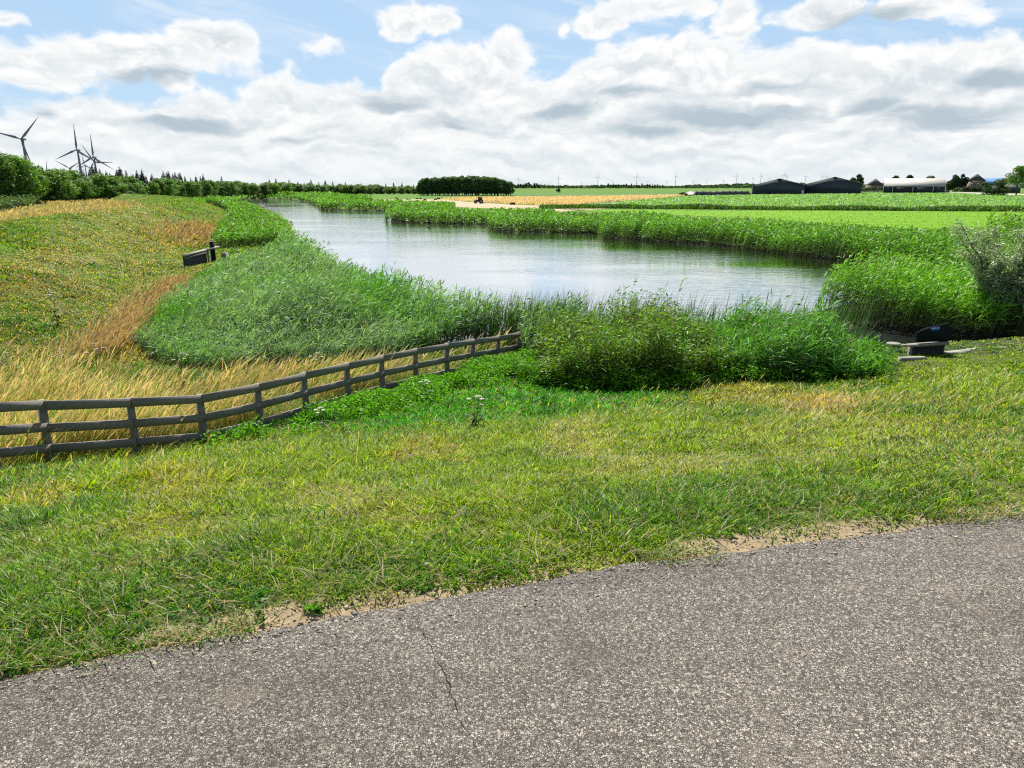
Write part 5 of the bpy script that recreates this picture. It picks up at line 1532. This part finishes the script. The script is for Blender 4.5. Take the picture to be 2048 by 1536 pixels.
for (a, b, w), lb in zip(bales, blab):
    p = P(a, b, ZF); s_ = w / FPX * p[1] * 1.03 / 2.2
    if proto is None:
        proto = thing('straw_bale', p, lb, 'bale', BG)
        q = MB(); q.box((0, 0, .55), (2.2, 1.2, 1.02)); q.box((0, 0, .55), (2.1, 1.26, .9)); q.box((0, 0, .55), (2.26, 1.1, .9))
        q.build('straw', M_STRAW, proto)
        for sx in (-.6, -.2, .2, .6): MB().box((sx, 0, .55), (.03, 1.29, 1.06)).build('twine', M_TIRE, proto)
        proto.scale = (s_,) * 3; proto.rotation_euler = (0, 0, .2)
    else: dup(proto, p, rng.uniform(-.5, .5), s_, lb)

# tractor
def tractor():
    p = P(958, 407.2, ZF)
    k = 19 / FPX * p[1] * 1.03 / 4.2
    t = thing('tractor', p, 'dark tractor with tall glazed cab working at the grain edge', 'tractor', rz=pi)
    t.scale = (k, k, k)
    MB().prism([(-1.2, -.45, .7), (2.0, -.45, .7), (2.0, -.45, 1.35), (.5, -.45, 1.55), (-1.2, -.45, 1.4)], (0, .9, 0)).build('body', M_CABBODY, t)
    c = MB()
    for sx, sy in ((-1.2, -.7), (-1.2, .7), (.35, -.7), (.35, .7)): c.box((sx, sy, 2.0), (.09, .09, 1.3))
    c.box((-.42, 0, 1.4), (1.6, 1.45, .1)); ob = c.build('cab_frame', M_CABBODY, t)
    MB().box((-.42, 0, 2.0), (1.5, 1.34, 1.15)).build('cab_glass', M_GLASS, t)
    MB().box((-.42, 0, 2.72), (1.9, 1.65, .16)).build('cab_roof', M_CONC, t)
    for (wx, wy, r, w) in ((-.9, -.85, .88, .5), (-.9, .85, .88, .5), (1.45, -.78, .6, .38), (1.45, .78, .6, .38)):
        wh = MB().tube([(wx, wy - w / 2, r), (wx, wy + w / 2, r)], r, 20).build('wheel', M_TIRE, t)
        MB().tube([(wx, wy - w / 2 - .02, r), (wx, wy + w / 2 + .02, r)], r * .5, 14).build('rim', M_CONC, wh)
    MB().prism([(-1.6, -.9, .2), (-1.3, -.9, .9), (-3.2, -.9, .5), (-3.4, -.9, .2)], (0, 1.8, 0)).build('implement', M_WHITE, t)
    MB().tube([(1.0, .2, 1.5), (1.0, .2, 2.3)], .05, 8).build('exhaust', M_TIRE, t)
tractor()

# parked car at the shed corner
def car():
    p = P(1893.5, 384.8, ZF)
    t = thing('parked_car', p, 'small dark car with pale roof parked at the shed corner by the lane', 'car', rz=.1)
    k = 9.5 / FPX * p[1] * 1.03 / 4.2; t.scale = (k, k, k)
    MB().prism([(-2.1, -.85, .35), (2.1, -.85, .35), (2.1, -.85, .8), (1.2, -.85, .95), (-2.0, -.85, .98)], (0, 1.7, 0)).build('body', M_CARPAINT, t)
    MB().prism([(-1.9, -.72, .98), (1.15, -.72, .96), (.5, -.72, 1.44), (-1.5, -.72, 1.44)], (0, 1.44, 0)).build('windows', M_GLASS, t)
    MB().box((-.5, 0, 1.47), (2.0, 1.4, .06)).build('roof', M_WHITE, t)
    for wx in (-1.3, 1.3):
        for wy in (-.8, .8):
            MB().tube([(wx, wy - .1, .32), (wx, wy + .1, .32)], .32, 14).build('wheel', M_TIRE, t)
car()

# ------------------------------------------------------------------ wind turbines
def blade_mesh(L, w0, mat, parent, ang, hub):
    q = MB(); secs = [(0, .35, .35), (.05, .45, .3), (.2, 1.0, .22), (.5, .62, .12), (.85, .32, .05), (1, .08, .02)]
    rings = []
    for t, c, th in secs:
        ww = w0 * c; hh = w0 * th
        rings.append([(-ww * .35, -hh / 2, L * t), (ww * .1, -hh / 2 * 1.2, L * t), (ww * .65, 0, L * t), (ww * .1, hh / 2 * 1.2, L * t)])
    v = np.array(rings).reshape(-1, 3)
    ca, sa = cos(ang), sin(ang)
    v = np.stack([v[:, 0] * ca + v[:, 2] * sa, v[:, 1], -v[:, 0] * sa + v[:, 2] * ca], 1) + np.array(hub)
    k = len(secs); i = np.arange(4); j = (i + 1) % 4
    f = np.concatenate([np.stack([a * 4 + i, a * 4 + j, a * 4 + 4 + j, a * 4 + 4 + i], 1) for a in range(k - 1)])
    q.add(v, [f, np.arange(4)[::-1][None], ((k - 1) * 4 + np.arange(4))[None]])
    return q.build('blade', mat, parent, True)

def turbine(pxh, pyh, Lpx, angs, label, mat=M_TURB, Yd=None, yaw=0., bladeL=52., grp='large wind turbines behind the forest'):
    Yd = bladeL / Lpx * FPX / 1.0 if Yd is None else Yd
    hub = PY(pxh, pyh, Yd * CP)
    H = hub[2] - ZL
    t = thing('wind_turbine', (hub[0], hub[1] + 4, ZL), label, 'wind turbine', grp, rz=yaw)
    s = bladeL / 52.
    n = 8
    MB().tube([(0, 0, 0), (0, 0, H * .5), (0, 0, H - 1.5)], [3.1 * s, 2.5 * s, 1.7 * s], 14).build('tower', mat, t, True)
    MB().box((0, 2.5 * s, H), (3.8 * s, 10 * s, 3.8 * s)).build('nacelle', mat, t)
    MB().tube([(0, -2.4 * s, H), (0, -4.4 * s, H), (0, -5.8 * s, H)], [2.1 * s, 1.9 * s, .5 * s], 12).build('hub', mat, t, True)
    for a in angs: blade_mesh(bladeL, 4.6 * s, mat, t, radians(a), (0, -4.2 * s, H))
    return t
# angle measured clockwise from straight up as seen by the viewer
turbine(42, 278, 53.5, (45, 165, -75), 'nearest large wind turbine at the far left above the trees')
turbine(153, 300, 45, (2, 122, -112), 'large wind turbine with one blade straight up, second from the left')
turbine(138.5, 336.5, 28.5, (-60, 62, 180), 'smaller far turbine low at the left of the turbine cluster', bladeL=52)
turbine(186.3, 314.5, 41, (1, 122, -118), 'large turbine with upright blade at the right of the cluster')
turbine(188, 324, 35.5, (-31, 91, 212), 'turbine with a level right-pointing blade just behind the rightmost one')
turbine(169, 330.5, 22, (-7, 113, -123), 'smallest turbine in the middle of the cluster')
turbine(92, 346, 24, (14, 134, -106), 'faint far turbine showing only one blade above the trees', mat=M_TURBHAZE)
FT = 'row of tiny wind turbines on the horizon'
for (a, b, L, ph) in [(1037.5, 357.5, 6, 5), (1117.5, 355, 6, 0), (1196, 353.5, 7, 2), (1274, 353, 7, 8), (1352, 352, 7, 3), (1474, 351, 6.5, 4), (1522.5, 351.5, 6.5, 10), (1568.5, 350, 6, 0), (1574, 351.5, 5, 30), (1612, 351.5, 6, 6), (1645, 353, 5, 20), (1653.5, 352, 5, 4),
                      (1334, 363, 4, 15), (1387, 362, 4, 0), (1414, 361, 4, 10), (1447.5, 360, 5, 5), (1507, 356, 5, 14), (1539, 357, 4, 0), (1082, 366, 3, 0), (1100, 366, 3, 9), (1163, 366, 3, 3), (1226, 364, 3, 3), (1296, 362, 3.4, 8)]:
    lb = 'tiny far turbine in the evenly spaced row above the middle horizon' if a < 1360 and L > 5 else ('tiny far turbine peeking above the black barns' if a > 1500 else 'faint tiny turbine low between the bigger horizon turbines')
    turbine(a, b, L, (ph, ph + 120, ph - 120), lb, M_TURBHAZE, None, 0, 28. if L > 5 else 20., FT)

# ------------------------------------------------------------------ bird over the river
def bird():
    c = PY(855.5, 453.5, 62.)
    root = thing('bird', c, 'dark bird with outstretched wings flying low over the river', 'bird')
    k = 62. / FPX
    V = []
    # body along the flight direction (up-right, away), wings across it
    d = np.array([.55, .75, .35]); d /= np.linalg.norm(d)
    s = np.array([.80, .0, -.50]); s = s - d * (s @ d); s /= np.linalg.norm(s); u = np.cross(d, s)
    bl_ = .20
    m = MB()
    rings = []
    prof = [(-1.6, .02, .16), (-1.0, .05, .10), (-.6, .16, .13), (0, .24, .2), (.5, .20, .18), (.8, .13, .13), (1.0, .14, .14), (1.2, .09, .09), (1.45, .015, .015)]
    for (t, w, h) in prof:
        a = np.arange(10) * 2 * pi / 10
        rings.append(d * t * bl_ + (np.cos(a)[:, None] * s * w + np.sin(a)[:, None] * u * h) * bl_ * 1.2)
    v = np.concatenate(rings); i = np.arange(10); j = (i + 1) % 10
    f = np.concatenate([np.stack([q * 10 + i, q * 10 + j, q * 10 + 10 + j, q * 10 + 10 + i], 1) for q in range(len(prof) - 1)])
    base = len(v)
    allv = [v]; fs = [f]
    for sg in (-1, 1):   # wings, joined into the same body mesh
        sp = [(.1, .26, -.28, .0), (.5, .30, -.26, .05), (1.0, .20, -.28, .03), (1.5, .06, -.24, -.02), (1.75, -.06, -.16, -.05)]
        w = []
        for (t, f_, b_, z) in sp:
            p = s * sg * t * .20
            w += [p + d * f_ * .24 + u * (z * .2), p + d * b_ * .24 + u * (z * .2), p + d * (f_ + b_) * .12 + u * (z * .2 + .012)]
        w = np.array(w); allv.append(w)
        for q in range(len(sp) - 1):
            o = base + q * 3
            fs.append(np.array([(o, o + 3, o + 5, o + 2), (o + 2, o + 5, o + 4, o + 1), (o, o + 1, o + 4, o + 3)]))
        base += len(w)
    m.add(np.concatenate(allv), fs, (.02, .02, .02))
    m.build('body', M_BIRD, root)
bird()

# ------------------------------------------------------------------ sky, sun, camera
SUN_AZ, SUN_EL = radians(-9), radians(52)
def sky():
    w = bpy.data.worlds.new('World'); SC.world = w; w.use_nodes = True
    t = NT(w.node_tree)
    out = t.n('ShaderNodeOutputWorld'); bg = t.n('ShaderNodeBackground', i_Strength=.057)
    tc = t.n('ShaderNodeTexCoord'); sep = t.n('ShaderNodeSeparateXYZ'); t.link(tc.outputs['Generated'], sep.inputs[0])
    X, Y, Z = sep.outputs
    A0 = t.m('ARCTAN2', X, Y); E0_ = t.m('ARCSINE', Z)
    comb0 = t.n('ShaderNodeCombineXYZ', i_X=A0, i_Y=t.m('MULTIPLY', E0_, 1.5), i_Z=3.1)
    warp = t.noise(comb0.outputs[0], 7., 4, .6); ws = t.n('ShaderNodeSeparateColor'); t.link(warp.outputs[1], ws.inputs[0])
    A = t.m('ADD', A0, t.m('MULTIPLY', t.m('SUBTRACT', ws.outputs[0], .5), .085))
    E = t.m('ADD', E0_, t.m('MULTIPLY', t.m('SUBTRACT', ws.outputs[1], .5), .05))
    def ae(px_, py_):
        d = ray(px_, py_); return atan2(d[0], d[1]), math.asin(d[2] / np.linalg.norm(d))
    # top edge of the cloud bank as a function of azimuth
    top = [(-900, 215), (-300, 190), (0, 213), (90, 196), (160, 190), (230, 205), (300, 200), (390, 178), (470, 178), (520, 150), (570, 112), (625, 150), (720, 158), (770, 175), (800, 110), (860, 80), (930, 70), (1000, 75), (1060, 125), (1130, 130), (1200, 95),
           (1290, 62), (1380, 40), (1450, 60), (1520, 82), (1600, 78), (1700, 88), (1790, 92), (1900, 82), (1980, 62), (2048, 55), (2400, 60), (3000, 120)]
    ramp = t.n('ShaderNodeValToRGB'); ramp.color_ramp.interpolation = 'LINEAR'
    el = ramp.color_ramp.elements
    pts = sorted([( (ae(a, b)[0] + 1.2) / 2.4, ae(a, b)[1] / .4) for a, b in top])[:32]
    el[0].position = pts[0][0]; el[0].color = (pts[0][1],) * 3 + (1,)
    el[1].position = pts[-1][0]; el[1].color = (pts[-1][1],) * 3 + (1,)
    for p, v in pts[1:-1]:
        q = el.new(p); q.color = (v, v, v, 1)
    t.link(t.m('MULTIPLY_ADD', A, 1 / 2.4, .5), ramp.inputs[0])
    etop = t.m('MULTIPLY', ramp.outputs[0], .4)
    band = t.m('MULTIPLY', t.m('SUBTRACT', etop, E), 26.)
    band = t.m('MINIMUM', band, 1.2)
    def blob(px_, py_, rx, ry, st=1.):
        a, e = ae(px_, py_); ra = abs(ae(px_ + rx, py_)[0] - a); re = abs(ae(px_, py_ - ry)[1] - e)
        u = t.m('MULTIPLY', t.m('SUBTRACT', A, a), 1 / ra); v = t.m('MULTIPLY', t.m('SUBTRACT', E, e), 1 / re)
        q = t.m('SQRT', t.m('ADD', t.m('MULTIPLY', u, u), t.m('MULTIPLY', v, v)))
        return t.m('MULTIPLY', t.m('SUBTRACT', 1., q), 1.15 * st)
    cov = band
    for bb in [(270, 115, 230, 62, 1.2), (420, 90, 110, 48, 1.1), (90, 130, 150, 60, 1.1), (0, 120, 90, 60, 1.), (330, 155, 60, 36, 1.), (20, 32, 52, 22, .8), (800, 40, 62, 46, .9), (880, 40, 50, 34, .8), (1225, 40, 70, 26, .9), (1320, 15, 150, 40, 1.),
               (1450, 40, 60, 70, 1.), (1640, 22, 150, 36, 1.15), (1840, 15, 170, 34, 1.1), (1010, 110, 66, 52, 1.), (640, 100, 50, 26, .45), (1130, 55, 22, 16, .6), (1960, 20, 90, 24, .5)]:
        cov = t.m('MAXIMUM', cov, blob(*bb))
    comb = t.n('ShaderNodeCombineXYZ', i_X=A, i_Y=t.m('MULTIPLY', E, 1.35), i_Z=0.)
    n1 = t.noise(comb.outputs[0], 13., 10, .62, .2)
    combu = t.n('ShaderNodeCombineXYZ', i_X=A, i_Y=t.m('MULTIPLY', t.m('ADD', E, .014), 1.35), i_Z=0.)
    n1u = t.noise(combu.outputs[0], 13., 6, .58, .2)
    combl = t.n('ShaderNodeCombineXYZ', i_X=t.m('MULTIPLY', A, 1.), i_Y=t.m('MULTIPLY', E, 5.), i_Z=7.)
    nl = t.noise(combl.outputs[0], 6., 7, .55, .4)
    dens = t.m('ADD', cov, t.m('MULTIPLY', t.m('SUBTRACT', n1.outputs[0], .5), 2.3))
    # high up: scattered cloud overhead
    hi = t.noise(tc.outputs['Generated'], 2.2, 7, .58); 
    dens_hi = t.m('MULTIPLY', t.m('SUBTRACT', hi.outputs[0], .64), 6.)
    hsel = t.sstep(.27, .36, E0_)
    dens = t.m('ADD', t.m('MULTIPLY', dens, t.m('SUBTRACT', 1., hsel)), t.m('MULTIPLY', dens_hi, hsel))
    alpha = t.sstep(-.05, .42, dens)
    # thin cirrus veil in the blue
    combc = t.n('ShaderNodeCombineXYZ', i_X=t.m('MULTIPLY', A0, 1.), i_Y=t.m('ADD', t.m('MULTIPLY', E0_, 7.), t.m('MULTIPLY', A0, 1.2)), i_Z=2.)
    ci = t.noise(combc.outputs[0], 4., 6, .6, .5)
    veil = t.m('MULTIPLY', t.sstep(.45, .75, ci.outputs[0]), .55)
    # shading of the cloud
    lit = t.m('MULTIPLY_ADD', t.m('SUBTRACT', n1.outputs[0], n1u.outputs[0]), 5.5, .55, clamp=True)
    lit = t.m('MAXIMUM', lit, t.m('MULTIPLY', t.m('SUBTRACT', 1., t.sstep(.2, 1.1, dens)), .9))
    grey = None
    for gb in [(1450, 238, 190, 34), (1560, 178, 150, 22), (1880, 238, 170, 34), (1250, 190, 110, 20), (2000, 150, 90, 18), (370, 248, 120, 16), (905, 255, 90, 26), (800, 210, 70, 22), (1700, 45, 180, 26), (1300, 270, 120, 18), (1120, 225, 90, 26), (60, 232, 50, 16), (600, 265, 80, 14), (1740, 210, 80, 26), (290, 160, 110, 22)]:
        g = blob(*gb, 1.0); grey = g if grey is None else t.m('MAXIMUM', grey, g)
    gsum = t.m('ADD', t.m('MULTIPLY', grey, 1.3), t.m('MULTIPLY', t.m('SUBTRACT', nl.outputs[0], .5), 4.4))
    gmask = t.sstep(-.25, 1.25, gsum)
    gmask = t.m('MULTIPLY', gmask, t.sstep(.02, .045, E0_))
    comb2 = t.n('ShaderNodeCombineXYZ', i_X=A, i_Y=t.m('MULTIPLY', E, 3.2), i_Z=11.)
    n3 = t.noise(comb2.outputs[0], 9., 9, .6, .3)
    comb3 = t.n('ShaderNodeCombineXYZ', i_X=A, i_Y=t.m('MULTIPLY', t.m('ADD', E, .009), 3.2), i_Z=11.)
    n4 = t.noise(comb3.outputs[0], 9., 5, .55, .3)
    lay = t.m('MULTIPLY_ADD', t.m('SUBTRACT', n3.outputs[0], n4.outputs[0]), 6., .5, clamp=True)
    lsel = t.sstep(.17, .06, E0_)
    lit = t.m('ADD', t.m('MULTIPLY', lit, t.m('SUBTRACT', 1., t.m('MULTIPLY', lsel, .6))), t.m('MULTIPLY', lay, t.m('MULTIPLY', lsel, .6)))
    cloud = t.mix(lit, (6.3, 6.9, 7.3), (9.4, 9.4, 9.3))
    cloud = t.mix(t.m('MULTIPLY', gmask, .88), cloud, (3.9, 4.85, 5.6))
    low = t.sstep(.075, .0, E0_)
    cloud = t.mix(t.m('MULTIPLY', low, .55), cloud, (7.3, 7.9, 8.2))
    ns = t.n('ShaderNodeTexSky', sky_type='NISHITA', sun_disc=False, sun_elevation=SUN_EL, sun_rotation=SUN_AZ, air_density=1.0, dust_density=.6, ozone_density=1.6)
    blue = t.mix(.72, ns.outputs[0], (4.3, 6.3, 8.6))
    blue = t.mix(hsel, blue, ns.outputs[0])
    blue = t.mix(veil, blue, (8., 8.6, 9.))
    col = t.mix(alpha, blue, cloud)
    t.link(col, bg.inputs[0]); t.link(bg.outputs[0], out.inputs[0])
sky()

sl = bpy.data.lights.new('sun', 'SUN'); sl.energy = 5.0; sl.angle = radians(.5); sl.color = (1., .95, .86)
so = bpy.data.objects.new('sun', sl); COLL.objects.link(so)
sv = Vector((sin(SUN_AZ) * cos(SUN_EL), cos(SUN_AZ) * cos(SUN_EL), sin(SUN_EL)))
so.rotation_euler = sv.to_track_quat('Z', 'Y').to_euler(); so.location = (0, 0, 30)

cam = bpy.data.cameras.new('camera'); co = bpy.data.objects.new('camera', cam); COLL.objects.link(co)
cam.sensor_width = 36.; cam.lens = 36. * FPX / 2048.
co.location = (0, 0, EYE); co.rotation_euler = (pi / 2 - PITCH, 0, 0)
cam.clip_start = .05; cam.clip_end = 20000
SC.camera = co
SC.view_settings.view_transform = 'Standard'; SC.view_settings.look = 'None'; SC.view_settings.exposure = .95; SC.view_settings.gamma = 1.
SC.cycles.use_denoising = False; SC.cycles.filter_width = 1.2; SC.cycles.max_bounces = 6; SC.cycles.sample_clamp_indirect = 3.; SC.cycles.transparent_max_bounces = 4
